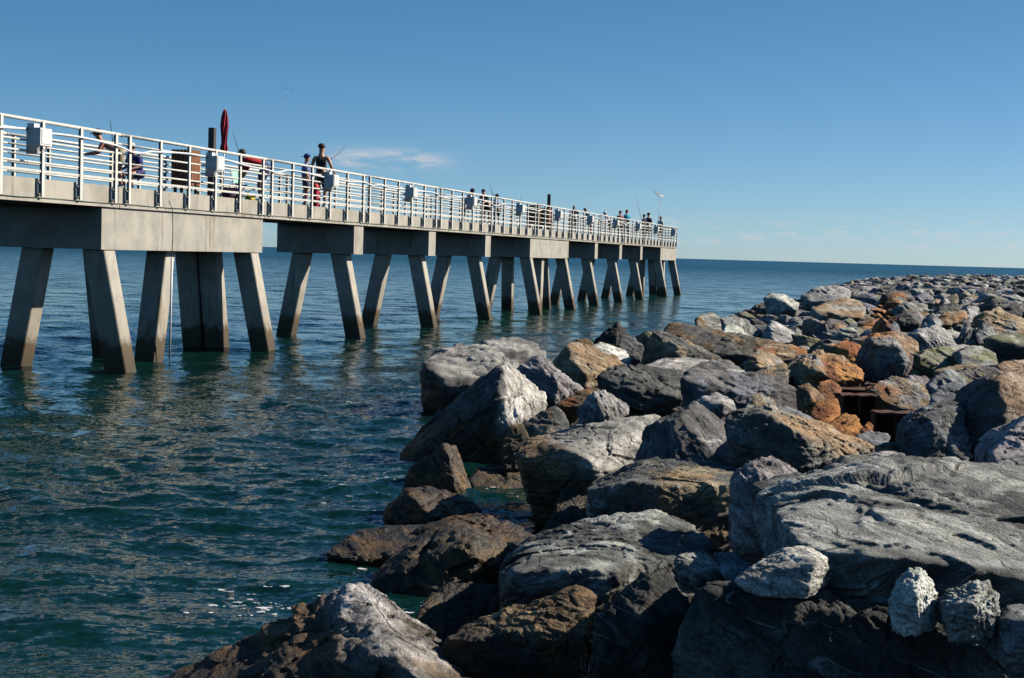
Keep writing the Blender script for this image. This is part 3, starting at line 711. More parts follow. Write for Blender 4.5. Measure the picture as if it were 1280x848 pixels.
hero('grey speckled boulder with a tan lower rim resting against the rusted steel', 'grey', 19.2,
     [(1085,487,.1),(1100,476,.3),(1122,469,.5),(1151,475,.6),(1164,494,.4),(1163,506,.1),(1150,514,-.05),(1124,510,-.1),(1100,497,-.05)], 6, colour2='tan')
hero('large dark blue shaded boulder in the hollow behind the enormous slab', 'blue', 14.0,
     [(1126,560,.1),(1130,529,.15),(1144,513,.25),(1170,502,.4),(1213,502,.5),(1222,536,.4),(1212,580,0),(1162,590,-.1),(1130,580,-.05),(1165,530,-.1)], 6, colour2='dark')
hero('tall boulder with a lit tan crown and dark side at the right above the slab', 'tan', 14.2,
     [(1206,513,.1),(1231,476,.3),(1244,466,.5),(1300,458,.9),(1340,500,.9),(1330,565,.4),(1259,542,-.1),(1255,500,-.12),(1247,472,.2),(1213,565,0),(1240,592,-.1)], 6, colour2='dark', c2=(1250, 510, -1, .25, 5))  # dark colour left of the ridge paints the side turned from the sun
hero('grey ledge behind the enormous slab at the right edge', 'grey', 11.6,
     [(1240,568,.1),(1258,545,.3),(1285,520,.5),(1340,505,.8),(1360,570,.3),(1300,600,-.1),(1250,595,-.05)], 6, vein=.4)
hero('dark low stone wedged under the right end of the orange topped boulder', 'dark', 11.8,
     [(1040,595,.05),(1055,569,.3),(1090,569,.5),(1112,578,.45),(1090,600,0),(1058,612,-.05)], 5, colour2='grey')
hero('grey shaded stone below the rusted steel', 'blue', 15.2,
     [(1072,545,.1),(1088,538,.3),(1112,542,.35),(1112,560,.05),(1092,568,-.08),(1075,560,-.05)], 5)
hero('little yellow stone beside the dark blue boulder\'s left foot', 'ochre', 14.2,
     [(1094,560,0),(1104,553,.1),(1116,552,.15),(1128,562,.1),(1122,570,0),(1100,570,-.05)], 5, colour2='pale')
hero('flat grey stone under the little yellow one', 'grey', 13.3,
     [(1082,574,.0),(1105,563,.25),(1131,566,.3),(1130,580,0),(1095,584,-.05)], 5, T=.3)
hero('orange tan stone just left of the rusted steel', 'ochre', 20.6,
     [(1017,494,0),(1024,478,.15),(1040,473,.3),(1053,485,.3),(1048,502,0),(1028,504,-.1)], 5)
hero('brown streaked rock left of the orange tan stone', 'brown', 19.2,
     [(996,484,.1),(1010,477,.2),(1033,498,.3),(1028,518,0),(1002,522,-.1),(1012,492,-.1)], 5, colour2='tan')
hero('squarish rust stained stone at the left foot of the rusted steel', 'rust', 18.0,
     [(1012,518,0),(1022,499,.15),(1048,497,.25),(1052,520,.1),(1035,531,-.08),(1016,528,-.05)], 5, colour2='brown')
hero('bright orange stone in front of the rusted steel', 'rust', 16.6,
     [(1034,531,0),(1055,517,.15),(1073,518,.2),(1079,534,.1),(1062,545,-.06),(1040,540,-.05)], 5, colour2='ochre')
hero('tiny red orange stone right of the bright orange one', 'rust', 16.3,
     [(1076,538,0),(1086,527,.08),(1091,530,.1),(1092,541,.05),(1082,545,-.04)], 4)
hero('blocky light grey stone at the far left rim of the jetty', 'pale', 62,
     [(954,373,.2),(963,366,.5),(981,367,.9),(999,379,.8),(996,388,0),(960,389,-.1),(975,374,-.1)], 5, colour2='grey')
hero('broad pale grey dome at the far left rim of the jetty', 'pale', 74,
     [(1000,370,.2),(1018,359,.5),(1044,356,.9),(1066,364,.8),(1060,376,0),(1010,378,-.2)], 5)
hero('flat tan topped slab with a black shaded front beyond the middle', 'tan', 54,
     [(1014,387,.1),(1030,379,.9),(1050,372,1.5),(1074,376,1.4),(1083,386,.7),(1078,398,0),(1020,398,-.1)], 5, T=.8, colour2='pale')

# --- loose fill
def random_stone(rs, X, Y, zc, size, flat=0.54):
    d = rs.normal(size=(11, 3)); d /= np.linalg.norm(d, axis=1)[:, None]
    e = size*np.array([rs.uniform(.75, 1.35), rs.uniform(.7, 1.2), flat*rs.uniform(.7, 1.25)])
    P = d*e*rs.uniform(.85, 1.05, (11, 1))
    a = rs.uniform(0, 6.28); b = rs.normal()*.28
    Mz = np.array([[math.cos(a), -math.sin(a), 0], [math.sin(a), math.cos(a), 0], [0, 0, 1]])
    Mx = np.array([[1, 0, 0], [0, math.cos(b), -math.sin(b)], [0, math.sin(b), math.cos(b)]])
    return (P @ Mx.T) @ Mz.T + np.array([X, Y, zc])
SHAPES = ['squat', 'angular', 'blocky', 'chipped', 'rough', 'flattish', 'knobbly']
def used_alt(lab, used, look, cpx):
    rest = lab[len(look):]
    for sh in SHAPES:
        l2 = look.replace('small', 'small ' + sh) + rest
        if l2 not in used: return l2
    return lab
def fill():
    rs = np.random.RandomState(5); cand = []
    s = 3.0
    while s < 204:
        step = 0.82 if s < 30 else (0.92 if s < 60 else 1.05)
        tmax = 0.0757*s + 12.5
        t = -1.3
        while t < tmax:
            ss = s + rs.uniform(-.45, .45)*step; tt = t + rs.uniform(-.45, .45)*step
            X = ss*PU[0] + (tt-7.4)*PN[0]; Y = ss*PU[1] + (tt-7.4)*PN[1]
            size = (0.40 if s < 30 else 0.46)*math.exp(rs.normal()*0.46)
            if rs.rand() < 0.08 and s > 36: size *= 1.4
            size = min(size, .82)
            t += step*rs.uniform(.85, 1.2)
            if Y < 2 or (abs(X) < 1.0 and Y < 4.5): continue
            z = float(zg(X, Y))
            if jt(X, Y) < (1.2 if Y < 37 else -0.6): continue
            zc = z - (0.42 if s < 26 else (0.12 if s < 40 else 0.0)) + rs.normal()*0.06 + (0.15*size if size > .8 else 0) - 0.10*min(1, max(0, (s-50)/60.))
            cand.append((X, Y, zc, size, rs.randint(1 << 30)))
        s += step*0.95
    out = []
    for X, Y, zc, size, sd_ in cand:
        top = np.array([[X, Y, zc+0.5*size], [X-.6*size, Y, zc+.2*size], [X+.6*size, Y, zc+.2*size]])
        px, py = project(top)
        if any(Y < hY + 0.7 + 0.02*hY and any(inside(poly, a, b, 1.0) for a, b in zip(px, py)) for poly, hY in HEROES): continue
        vis = bool(-80 < px[0] < 1360 and py[0] < 900)
        out.append((vis, size/Y, X, Y, zc, size, sd_, px[0]))
    out.sort(key=lambda a: (-a[0], -a[1]))
    used = set()
    nind = 296 - len(HEROES); sv, sf, sc_, nv = [], [], [], 0
    for i, (vis, _, X, Y, zc, size, sd_, px) in enumerate(out):
        r1 = np.random.RandomState(sd_)
        dr = abs(px - (1050 + 65*min(1, max(0, (Y-20)/60))))            # the rust stained line of old steel
        u = r1.rand()
        colour = ['grey', 'grey', 'dark', 'pale', 'tan', 'blue', 'grey', 'dark', 'blue', 'grey', 'moss', 'pale'][r1.randint(12)]
        if Y < 24: colour = ['dark', 'black', 'brown'][r1.randint(3)] if dr > 40 else 'brown'
        P = random_stone(r1, X, Y, zc, size)
        if vis and i < nind:
            where = ('wedged low in the gaps between the big near boulders' if Y < 24 else
                     'lying loose in the middle of the rock jetty' if Y < 48 else 'in the heap on the far half of the rock jetty')
            look = {'rust': 'small orange rust stained rock', 'ochre': 'small yellow ochre rock', 'grey': 'small mid grey rock', 'dark': 'small dark grey rock',
                    'pale': 'small pale grey rock', 'tan': 'small tan rock', 'blue': 'small bluish grey rock', 'moss': 'small greenish rock', 'black': 'small black wet rock', 'brown': 'small brown rock'}[colour]
            cpx = np.array([project(np.array([[X, Y, zc]]))[0][0], project(np.array([[X, Y, zc]]))[1][0]])
            ds = [(np.hypot((q[0]-cpx[0]), 1.6*(q[1]-cpx[1])), q, nm) for q, hy, nm in SHORT]
            dd, q, nm = min(ds, key=lambda a: a[0]); dv = cpx-q
            side = ('just right of' if dv[0] > 0 else 'just left of') if abs(dv[0]) > 1.6*abs(dv[1]) else ('just beyond' if dv[1] < 0 else 'just in front of')
            far_ = '' if dd < 40 else 'a little way '
            lab = look + ' ' + far_ + (side if not far_ else side.replace('just ', '')) + ' the ' + nm
            if lab in used: lab = used_alt(lab, used, look, cpx)
            used.add(lab)
            rock_object(P, 5 if size*FPX/Y > 55 else 4, colour, sd_ % 100000, lab, look.replace('rock', 'rocks') + ' ' + where,
                        cuts=6, sharp=18, vein=.3, colour2='tan' if u > .85 else None)
        else:
            V, Fa, C4, M, c = rock_arrays(P, 3 if vis and size*FPX/Y > 11 else 2, colour, sd_ % 100000, cuts=5, sharp=18)
            sv.append(V @ M.T + c); sf.append(Fa + nv); sc_.append(C4); nv += len(V)
    me = np_mesh('distant_rocks', np.concatenate(sv), np.concatenate(sf), False); put_colours(me, np.concatenate(sc_))
    tag(link('distant_rocks', me, M_ROCK), 'mass of small grey and tan rocks heaped along the jetty out to sea', 'rocks', None, 'stuff')
fill()

# --- rusted steel in the rocks
def jitter(mb, a, seed):
    bmesh.ops.subdivide_edges(mb.bm, edges=list(mb.bm.edges), cuts=4, use_grid_fill=True)
    for v in mb.bm.verts:
        n_ = pn(np.array([[v.co.x*9+seed, v.co.y*9, v.co.z*9]]))[0]; v.co += Vector((n_, pn(np.array([[v.co.y*9+seed, v.co.x*8, v.co.z*9+4]]))[0], n_*.7))*a
    return mb
def steel(px, py, Y, w, d, h, rz, label):
    P = at_y(px, py, Y) - np.array([0, 0, .05]); e = empty('rusted_steel_frame', P, rz)
    t = 0.022
    for k, z in enumerate((0, -h)):
        jitter(MB().box(-w/2, w/2, -d/2, d/2, z-t, z), .03, k*3.1+px).build('flange', M_RUST, e)
    jitter(MB().box(-w/2+.02, w/2-.02, -t/2+.05, t/2+.05, -h+.001, -t-.001), .02, px).build('web', M_RUST, e)
    for k in (-1, 0, 1):
        MB().box(k*w*.47-.012, k*w*.47+.012, -d/2+.015, d/2-.015, -h+.001, -t-.001).build('stiffener', M_RUST, e)
    tag(e, label, 'steel wreckage')
steel(1070, 487, 18.9, .40, .34, .42, R(6), 'dark rusted steel box frame standing among orange stained rocks')
steel(1118, 509, 17.9, .46, .30, .34, R(-4), 'lower rusted steel frame half under the grey speckled boulder')
steel(1071, 481, 22.6, .62, .40, .20, R(3), 'flat rusted steel beam lying above the box frame')
steel(1100, 405, 42.0, .80, .45, .30, R(10), 'rusted steel beam end farther out in the orange streak of rocks')

# --- foam flecks, with white specks near the rocks standing for sun sparkle
def foam():
    bm = bmesh.new(); rs = random.Random(3)
    for cx, cy, sx, sy, n in ((325, 756, 42, 8, 60), (455, 742, 20, 8, 10), (455, 608, 22, 12, 20), (490, 655, 40, 22, 26), (440, 590, 30, 22, 22), (510, 755, 40, 14, 24), (640, 612, 30, 10, 16),
                              (650, 640, 26, 12, 16), (530, 410, 10, 3, 6), (440, 428, 8, 2, 6), (610, 400, 8, 2, 5), (480, 480, 60, 30, 14)):
        for _ in range(n):
            px, py = rs.gauss(cx, sx), rs.gauss(cy, sy)
            d = ray(px, py); k = -EYE[2]/d[2]; P = EYE + d*k
            r = (.006 + .026*rs.random()**2.0)*(1.0 if P[1] < 25 else 1.5)
            h = float(wave_h(np.array([P[0]]), np.array([P[1]]))[0]) - .002
            nn = 7; a0 = rs.random()*6
            top = [bm.verts.new((P[0]+r*1.7*rs.uniform(.5, 1.2)*math.cos(a0+i*6.283/nn), P[1]+r*rs.uniform(.5, 1.2)*math.sin(a0+i*6.283/nn), h+.006*rs.random())) for i in range(nn)]
            bot = [bm.verts.new((v.co.x, v.co.y, h-.004)) for v in top]
            bm.faces.new(top)
            for i in range(nn): bm.faces.new((top[i], bot[i], bot[(i+1) % nn], top[(i+1) % nn]))
    bmesh.ops.recalc_face_normals(bm, faces=bm.faces)
    me = bpy.data.meshes.new('sea_foam_sparkle'); bm.to_mesh(me); bm.free()
    tag(link('sea_foam_sparkle', me, plain('foam', (0.62, 0.64, 0.64), 0.8, 0, .1, 30)), 'white foam flecks and painted sun sparkle on the water beside the rocks', 'foam', None, 'stuff')
foam()

# ------------------------------------------------------------------ the pier
pier = empty('fishing_pier', PO, PRZ)
tag(pier, 'long concrete fishing pier on slanting piles with white pipe railings', 'pier')
def pobj(name, mesh, mat, parent=None, loc=(0, 0, 0)):
    o = link(name, mesh, mat, parent or pier); o.location = loc; return o
NB0, NB1 = -3, 11
def bay_end(k): return min((k+1)*BAY, X_END)
slab_me = {}
def slab_mesh(L):
    b = MB(); g = 0.012
    b.box(g, L-g, 0.06, PW-.06, Z_SB+.07, Z_DECK)
    b.bevel(.012)
    b.box(g, L-g, 0.025, PW-.025, Z_SB, Z_SB+.0695)
    return b.mesh('deck_slab')
for k in range(NB0, NB1):
    L = bay_end(k)-k*BAY
    if L < 1: continue
    key = round(L, 3)
    if key not in slab_me: slab_me[key] = slab_mesh(L)
    pobj('deck_slab', slab_me[key], M_DECK, None, (k*BAY, 0, 0))
def cap_mesh(L): return MB().box(0, L, 0.075, PW-.1, Z_CB, Z_SB-.002).bevel(.025).mesh('pile_cap')
cap_n = cap_mesh(.86); cap_d = cap_mesh(BAY+.68)
def pile_mesh(xt, yt, xb, yb, w=.48):
    b = MB(); h = w/2; zb = -1.6; zt = Z_CB-.001
    f = (Z_CB-zb)/Z_CB; xb = xt+(xb-xt)*f; yb = yt+(yb-yt)*f
    b.hexa([(xb-h, yb-h, zb), (xb+h, yb-h, zb), (xb+h, yb+h, zb), (xb-h, yb+h, zb), (xt-h, yt-h, zt), (xt+h, yt-h, zt), (xt+h, yt+h, zt), (xt-h, yt+h, zt)])
    bmesh.ops.subdivide_edges(b.bm, edges=[e for e in b.bm.edges if abs((e.verts[0].co-e.verts[1].co).z) > 1], cuts=5)
    return b.bevel(.02).mesh('pile')
NEAR = pile_mesh(0, .62, 0, .10); FAR = pile_mesh(0, 1.80, 0, 2.26)
INNER = pile_mesh(0, 1.25, .12, 1.05); BACK = pile_mesh(0, .5, -.85, .36); BACKF = pile_mesh(0, 1.8, .85, 1.95); FWDF = pile_mesh(0, 1.75, .25, 1.6)
doubles = {0: 1, 5: 6}
singles = [k for k in range(-2, 10) if k not in (0, 1, 5, 6)]
for k in singles:
    x = k*BAY-.34
    pobj('pile_cap', cap_n, M_CAP, None, (x-.43, 0, 0))
    pobj('pile', NEAR, M_PILE, None, (x, 0, 0)); pobj('pile', FAR, M_PILE, None, (x, 0, 0))
def double(x0, L, me):
    pobj('pile_cap', me, M_CAP, None, (x0, 0, 0))
    a, b = x0+.42, x0+L-.42
    for mesh, x in ((NEAR, a), (FAR, a), (NEAR, b), (FWDF, b-.3), (INNER, b-.1), (BACK, a+(b-a)*.42), (BACKF, a+(b-a)*.36)):
        pobj('pile', mesh, M_PILE, None, (x, -.28 if mesh is NEAR else (-.12 if mesh is FAR else 0), 0))
double(-.68, BAY+.68, cap_d); double(5*BAY-.68, BAY+.68, cap_d)
xe0 = pier_pt(825.6, 317, 0.08)[0]
double(xe0, X_END-xe0, cap_mesh(X_END-xe0))

# railings
RZ = [Z_RAIL - .19*i for i in range(5)]
def post_mesh(sg):
    b = MB(); zb = Z_SB+.09
    y0, y1 = (-.045, .045) if sg > 0 else (-.045, .045)
    b.box(-.046, .046, -.05, -.037, zb, Z_RAIL-.03)           # outer flange
    b.box(-.007, .007, -.0368, .000, zb, Z_RAIL-.03)          # web
    b.box(-.030, .030, .0002, .012, zb+.02, Z_RAIL-.03)       # inner flange
    b.box(-.085, .03, .0122, .0598, zb+.02, zb+.30)           # bolted plate on the slab face
    for z in (zb+.05, zb+.26):
        b.tube([(-.066, .013, z), (-.066, -.02, z)], .015, 6)
    return b.mesh('post')
POST = post_mesh(1)
def rail_mesh(L, r, z):
    return MB().tube([(0.012, 0, z), (L-.012, 0, z)], r, 10).mesh('rail')
SLEEVE = MB().tube([(-.05, 0, Z_RAIL-.0), (.05, 0, Z_RAIL)], .041, 10).mesh('rail_sleeve')
def toe_mesh(L):
    b = MB(); b.box(.02, L-.02, -.03, .03, 3.83, 3.845); b.box(.02, L-.02, -.03, -.018, 3.8454, 3.878)
    return b.mesh('toe_rail')
rail_cache = {}
for k in range(NB0, NB1):
    L = bay_end(k)-k*BAY
    if L < 1: continue
    if round(L, 2) not in rail_cache:
        rail_cache[round(L, 2)] = (rail_mesh(L, .033, Z_RAIL-.033), [rail_mesh(L, .0225, z-.03) for z in RZ[1:]], toe_mesh(L))
    rt, rl, toe = rail_cache[round(L, 2)]
    for side in (0, 1):
        y = 0.0 if side == 0 else PW
        top = pobj('railing', rt, M_RAIL, None, (k*BAY, y, 0))
        if side: top.rotation_euler = (0, 0, math.pi); top.location = (k*BAY+L, y, 0)
        for mesh in rl: pobj('rail', mesh, M_RAIL, top)
        pobj('toe_rail', toe, M_RAIL, top)
        pobj('rail_sleeve', SLEEVE, M_GALV, top, (0, 0, -.036))
        np_ = max(2, int(round((L-.62)/1.475))+1)
        for i in range(np_):
            pobj('post', POST, M_POST, top, (.31 + (L-.62)*i/(np_-1), 0, 0))
# end railing across the pier head
endr = pobj('railing', MB().tube([(X_END-.03, 0.05, Z_RAIL-.036), (X_END-.03, PW-.05, Z_RAIL-.036)], .036, 10).mesh('railing'), M_RAIL)
for z in RZ[1:]: pobj('rail', MB().tube([(X_END-.03, .05, z-.03), (X_END-.03, PW-.05, z-.03)], .026, 8).mesh('rail'), M_RAIL, endr)

# conduit, outlet boxes, rope
def conduit(x0, x1, sag):
    pts = []
    for i in range(25):
        f = i/24; x = x0+(x1-x0)*f
        pts.append((x, -.075, Z_RAIL-.235 - sag*math.sin(f*math.pi)*.5 - .035*math.sin(f*9.4+x0) - (.07 if .44 < f < .62 else 0)*math.sin((f-.44)/.18*math.pi)))
    return MB().tube(pts, .021, 8).mesh('conduit')
BOXO = .58*BAY
box_px = [48, 268, 414, 514, 590, 651, 699, 739, 771, 799, 822, 844]
def outlet_box():
    t = empty('outlet_box', (0, 0, 0))
    MB().box(-.02, .40, -.34, -.062, Z_RAIL-.50, Z_RAIL-.19).bevel(.012).build('enclosure', M_BOX, t)
    MB().box(.02, .38, -.352, -.3402, Z_RAIL-.47, Z_RAIL-.215).bevel(.006).build('cover', M_BOX, t)
    MB().box(-.03, .16, -.22, -.08, Z_RAIL-.189, Z_RAIL-.115).bevel(.01).build('junction_head', M_CONDUIT, t)
    b = MB(); b.box(-.02, .06, -.28, -.062, Z_RAIL-.66, Z_RAIL-.5005)
    b.build('bracket', M_GALV, t)
    b = MB()
    for y in (-.30, -.2): b.tube([(.12, y, Z_RAIL-.5), (.13, y-.01, Z_RAIL-.56), (.20, y, Z_RAIL-.60), (.27, y, Z_RAIL-.56), (.28, y, Z_RAIL-.5)], .008, 6)
    b.build('cable_loop', M_CORD, t)
    return t
def copy_tree(o, parent=None):
    c = o.copy(); COL.objects.link(c)
    if parent is not None: c.parent = parent
    for ch in o.children: copy_tree(ch, c)
    return c
bx0 = outlet_box(); bxl = []
bl = ['nearest grey outlet box, leftmost on the near railing', 'outlet box on the near railing under the closed red umbrella', 'outlet box on the near railing in front of the man in the black tank top',
      'outlet box on the near railing with nobody beside it, right of the black tank top', 'outlet box on the railing in front of the person in the white visor', 'outlet box on the railing just left of the far wooden bin',
      'outlet box on the railing right of the far dark post', 'outlet box on the railing hiding the person in the pale hat', 'outlet box on the railing just left of the person in turquoise',
      'outlet box on the railing left of the pair in navy', 'outlet box on the railing under the landing net', 'last outlet box at the far end of the railing']
for i, px in enumerate(box_px):
    b = bx0 if i == 0 else copy_tree(bx0)
    x = pier_pt(px, 240, -.2)[0]-.19
    if x > X_END-.5: x = X_END-.5
    P = pier_world(x, 0, 0); b.location = P; b.rotation_euler = (0, 0, PRZ)
    tag(b, bl[i], 'outlet box', 'outlet boxes along the near railing'); bxl.append(x)
xs_ = [bxl[0]-BAY] + bxl
for a, b in zip(xs_, xs_[1:]): pobj('conduit', conduit(a+.3 if a > -9 else a, b, .05), M_CONDUIT)
rp = [(X_BEG+i*.8, .012-.004*math.sin(i*2.1), Z_SB+.075+.006*math.sin(i*1.7)) for i in range(int((X_END-X_BEG)/.8))]
pobj('safety_rope', MB().tube(rp, .008, 5).mesh('safety_rope'), M_ROPE)
# white pipe hung from the deck
hx, hz = pier_pt(215, 322, -.12); hx2, hz2 = pier_pt(212, 448, -.12)
pp = empty('hanging_pipe', pier_world(hx, -.12, 0), PRZ)
tag(pp, 'thin white pipe hanging on a dark cord from the pier deck into the water', 'pipe')
MB().tube([(0, 0, hz), (hx2-hx, 0, hz2)], .024, 8).build('pipe', M_CONDUIT, pp)
MB().tube([(0, 0.10, Z_DECK-.2), (0, 0.01, Z_SB+.05), (.02, 0, Z_SB-.4), (0, 0, hz+.02)], .009, 5).build('cord', M_CORD, pp)
MB().tube([(hx2-hx, 0, hz2), (hx2-hx-.005, 0, -.3)], .012, 5).build('lower_cord', M_CORD, pp)

# ------------------------------------------------------------------ things on the pier
def on_pier(px, yl, z=Z_DECK, py=230):
    x = pier_pt(px, py, yl)[0]; return x, pier_world(x, yl, z)
M_WOOD = plain('brown_wood', (0.22, 0.085, 0.032), 0.7, 0, .35, 7, .003)
M_DKPOST = plain('dark_post', (0.06, 0.055, 0.05), 0.8, 0, .25, 8, .003)
M_RED = plain('umbrella_red', (0.42, 0.012, 0.035), 0.7, 0, .2, 14)
M_WHITE = plain('white_plastic', (0.75, 0.75, 0.75), 0.5, 0, .05, 6)
M_MINT = plain('mint_fabric', (0.30, 0.58, 0.47), 0.8, 0, .08, 9)
M_PURP = plain('dark_purple_fabric', (0.06, 0.025, 0.06), 0.85, 0, .3, 8, .01)
M_YEL = plain('yellow_plastic', (0.55, 0.42, 0.03), 0.5, 0, .1, 8)
M_ROD = plain('rod_carbon', (0.03, 0.03, 0.03), 0.4, 0, .1, 20)
def wooden_bin(px, label, yl=1.15):
    x, P = on_pier(px, yl); t = empty('wooden_bin', P, PRZ)
    w, d, z0, h = .52, .50, .26, .84
    MB().box(-w/2+.03, w/2-.03, -d/2+.03, d/2-.03, z0+.02, z0+h-.04).build('liner', M_DKPOST, t)
    for i in range(5):
        c = -w/2+.055+i*(w-.11)/4
        for s_ in (-1, 1):
            MB().box(c-.043, c+.043, s_*d/2-.011, s_*d/2+.011, z0, z0+h).bevel(.004).build('slat', M_WOOD, t)
            MB().box(s_*w/2-.011, s_*w/2+.011, c*.92-.040, c*.92+.040, z0+.001, z0+h-.001).bevel(.004).build('slat', M_WOOD, t)
    for a in (-1, 1):
        for c in (-1, 1): MB().box(a*.18-.03, a*.18+.03, c*.18-.03, c*.18+.03, 0, z0+.019).build('leg', M_DKPOST, t)
    tag(t, label, 'bin', 'wooden slat bins on the pier')
wooden_bin(232, 'nearest brown slatted wooden bin, left of the closed red umbrella')
wooden_bin(668, 'left one of the two far brown slatted bins', .9)
wooden_bin(682, 'right one of the two far brown slatted bins, touching the far dark post', 1.2)
def dark_post(px, ptop, label, yl=1.45, w=.075):
    x, z = pier_pt(px, ptop, yl); t = empty('wooden_post', pier_world(x, yl, Z_DECK), PRZ)
    h = z-Z_DECK
    MB().box(-w, w, -w, w, 0, h).bevel(.01).build('shaft', M_DKPOST, t)
    MB().box(-w-.02, w+.02, -w-.02, w+.02, .0, .05).build('base_plate', M_GALV, t)
    tag(t, label, 'post', 'dark posts standing on the pier deck')
dark_post(265.5, 160, 'dark square post rising above the railing left of the closed red umbrella')
dark_post(686.5, 243, 'far dark square post beside the two slatted bins')
# closed umbrella
x, z1 = pier_pt(281, 136, 1.3); _, z0 = pier_pt(282, 190, 1.3)
ub = empty('closed_umbrella', pier_world(x, 1.3, Z_DECK), PRZ); tag(ub, 'tall closed red beach umbrella standing on a white pole', 'umbrella')
hh = z1-Z_DECK; lo = z0-Z_DECK
MB().tube([(0, 0, 0), (0, 0, lo+.1)], .018, 8).build('pole', M_WHITE, ub)
b = MB(); prof = [(.02, lo-.02), (.075, lo), (.085, lo+.1), (.062, lo+.2), (.075, lo+.45), (.088, hh-.42), (.07, hh-.2), (.04, hh-.06), (.016, hh-.02)]
n = 16; rings = []
for r_, z_ in prof:
    rings.append([b.bm.verts.new((r_*(1+.22*math.cos(k*math.pi))*math.cos(2*math.pi*k/n+z_), r_*(1+.22*math.cos(k*math.pi))*math.sin(2*math.pi*k/n+z_), z_)) for k in range(n)])
for a_, c_ in zip(rings, rings[1:]):
    for k in range(n): b.bm.faces.new((a_[k], a_[(k+1) % n], c_[(k+1) % n], c_[k]))
b.bm.faces.new(rings[-1]); b.bm.faces.new(rings[0][::-1])
b.build('furled_canopy', M_RED, ub)
MB().lathe([(.012, hh-.03), (.02, hh-.01), (.012, hh+.03)], n=8).build('tip', M_WHITE, ub)
MB().lathe([(.16, 0), (.16, .06), (.03, .09)], n=12).build('base', M_WHITE, ub)
# folding chair, bags
x, P = on_pier(306, .95); ch = empty('folding_chair', P, PRZ); tag(ch, 'mint green folding chair with white frame beside the man in red', 'chair')
MB().box(-.22, .22, -.2, .22, .40, .425).bevel(.01).build('seat', M_MINT, ch)
MB().hexa([(-.22, .2, .47), (.22, .2, .47), (.22, .235, .47), (-.22, .235, .47), (-.22, .3, .82), (.22, .3, .82), (.22, .33, .82), (-.22, .33, .82)]).build('backrest', M_MINT, ch)
for sx in (-.24, .24):
    MB().tube([(sx, .3, 0), (sx, -.2, .42)], .014, 6).build('leg', M_WHITE, ch)
    MB().tube([(sx, -.22, 0), (sx*.99, .2, .42), (sx*.99, .32, .84)], .014, 6).build('leg', M_WHITE, ch)
def lump(name, px, yl, dims, mat, label, cat, seed, z=Z_DECK):
    x, P = on_pier(px, yl); rs = np.random.RandomState(seed)
    D, Fa = ico(3); N = np.sign(D)*np.abs(D)**.6
    V = N*np.array(dims)/2*(1+.09*fbm(D*1.8+seed, 2))[:, None]; V[:, 2] = np.maximum(V[:, 2], -dims[2]*.46) + dims[2]*.46
    t = empty(name, P+np.array([0, 0, z-Z_DECK]), PRZ)
    link('bag_body', np_mesh(name, V, Fa), mat, t)
    MB().tube([(-dims[0]*.25, 0, dims[2]*.85), (-dims[0]*.15, 0, dims[2]*1.2), (dims[0]*.15, 0, dims[2]*1.2), (dims[0]*.25, 0, dims[2]*.85)], .012, 6).build('handle', M_CORD, t)
    tag(t, label, cat)
lump('duffel_bag', 290, .7, (.75, .35, .32), M_PURP, 'dark purple duffel bag on the deck left of the mint chair', 'bag', 3)
lump('tackle_bag', 313, .55, (.32, .2, .16), M_YEL, 'small yellow tackle bag on the deck under the man in red', 'bag', 4)
lump('beach_bag', 394.5, .75, (.26, .2, .72), M_RED, 'tall red beach bag between the child and the man in the black tank top', 'bag', 5)
# fishing rods and landing net
def rod(a, b, yl0, yl1, label):
    x0, z0 = pier_pt(*a, yl0); x1, z1 = pier_pt(*b, yl1)
    A = pier_world(x0, yl0, z0); B = pier_world(x1, yl1, z1); d = B-A
    t = empty('fishing_rod', A)
    pts = [tuple(d*f + np.array([0, 0, -.05*math.sin(f*3.14)])) for f in np.linspace(0, 1, 7)]
    MB().tube(pts, [.012, .011, .009, .008, .0065, .0055, .004], 6).build('blank', M_ROD, t)
    MB().tube([tuple(-d*.14), tuple(d*.03)], .016, 6).build('grip', M_CORD, t)
    tag(t, label, 'fishing rod', 'fishing rods on the pier')
rod((141, 178), (138, 149), .9, .8, 'thin fishing rod standing up by the shirtless man in the hat')
rod((300, 192), (291, 164), 1.2, 1.6, 'thin fishing rod rising behind the head of the man in red')
rod((412, 200), (435, 179), .8, .5, 'fishing rod held out to the right by the man in the black tank top')
rod((616, 243), (612, 228), .8, .9, 'thin upright fishing rod beside the dark haired angler midway along')
rod((652, 262), (651.5, 243), .3, .3, 'short upright fishing rod by the sixth outlet box')
rod((802, 276), (795.5, 246), .7, .5, 'long fishing rod leaning left beside the pair in navy')
x0, z0 = pier_pt(822.5, 284, .6); x1, z1 = pier_pt(825, 246, .6)
nt_ = empty('landing_net', pier_world(x0, .6, z0), PRZ); tag(nt_, 'white landing net on a long pole above the far end of the pier', 'net')
MB().tube([(0, 0, -.6), (x1-x0, 0, z1-z0)], .018, 6).build('pole', M_GALV, nt_)
a_ = np.array([x1-x0, 0, z1-z0]); sc_ = lambda px, py: np.array([pier_pt(px, py, .6)[0]-x0, 0, pier_pt(px, py, .6)[1]-z0])
p1, p2 = sc_(821.5, 239.5), sc_(832, 245)
MB().tube([tuple(a_), tuple(p1), tuple((p1+p2)/2+np.array([0, .5, .1])), tuple(p2), tuple(a_)], .022, 6).build('hoop', M_WHITE, nt_)
b = MB(); tri = [a_, p1, (p1+p2)/2+np.array([0, .5, .1]), p2]; cen_ = sum(tri)/4+np.array([.2, .1, -.12])
for i in range(4):
    A_, B_ = tri[i], tri[(i+1) % 4]
    for f in np.linspace(0, 1, 5)[:-1]: b.tube([tuple(A_+(B_-A_)*f), tuple(cen_)], .009, 4)
b.build('mesh_bag', M_WHITE, nt_)

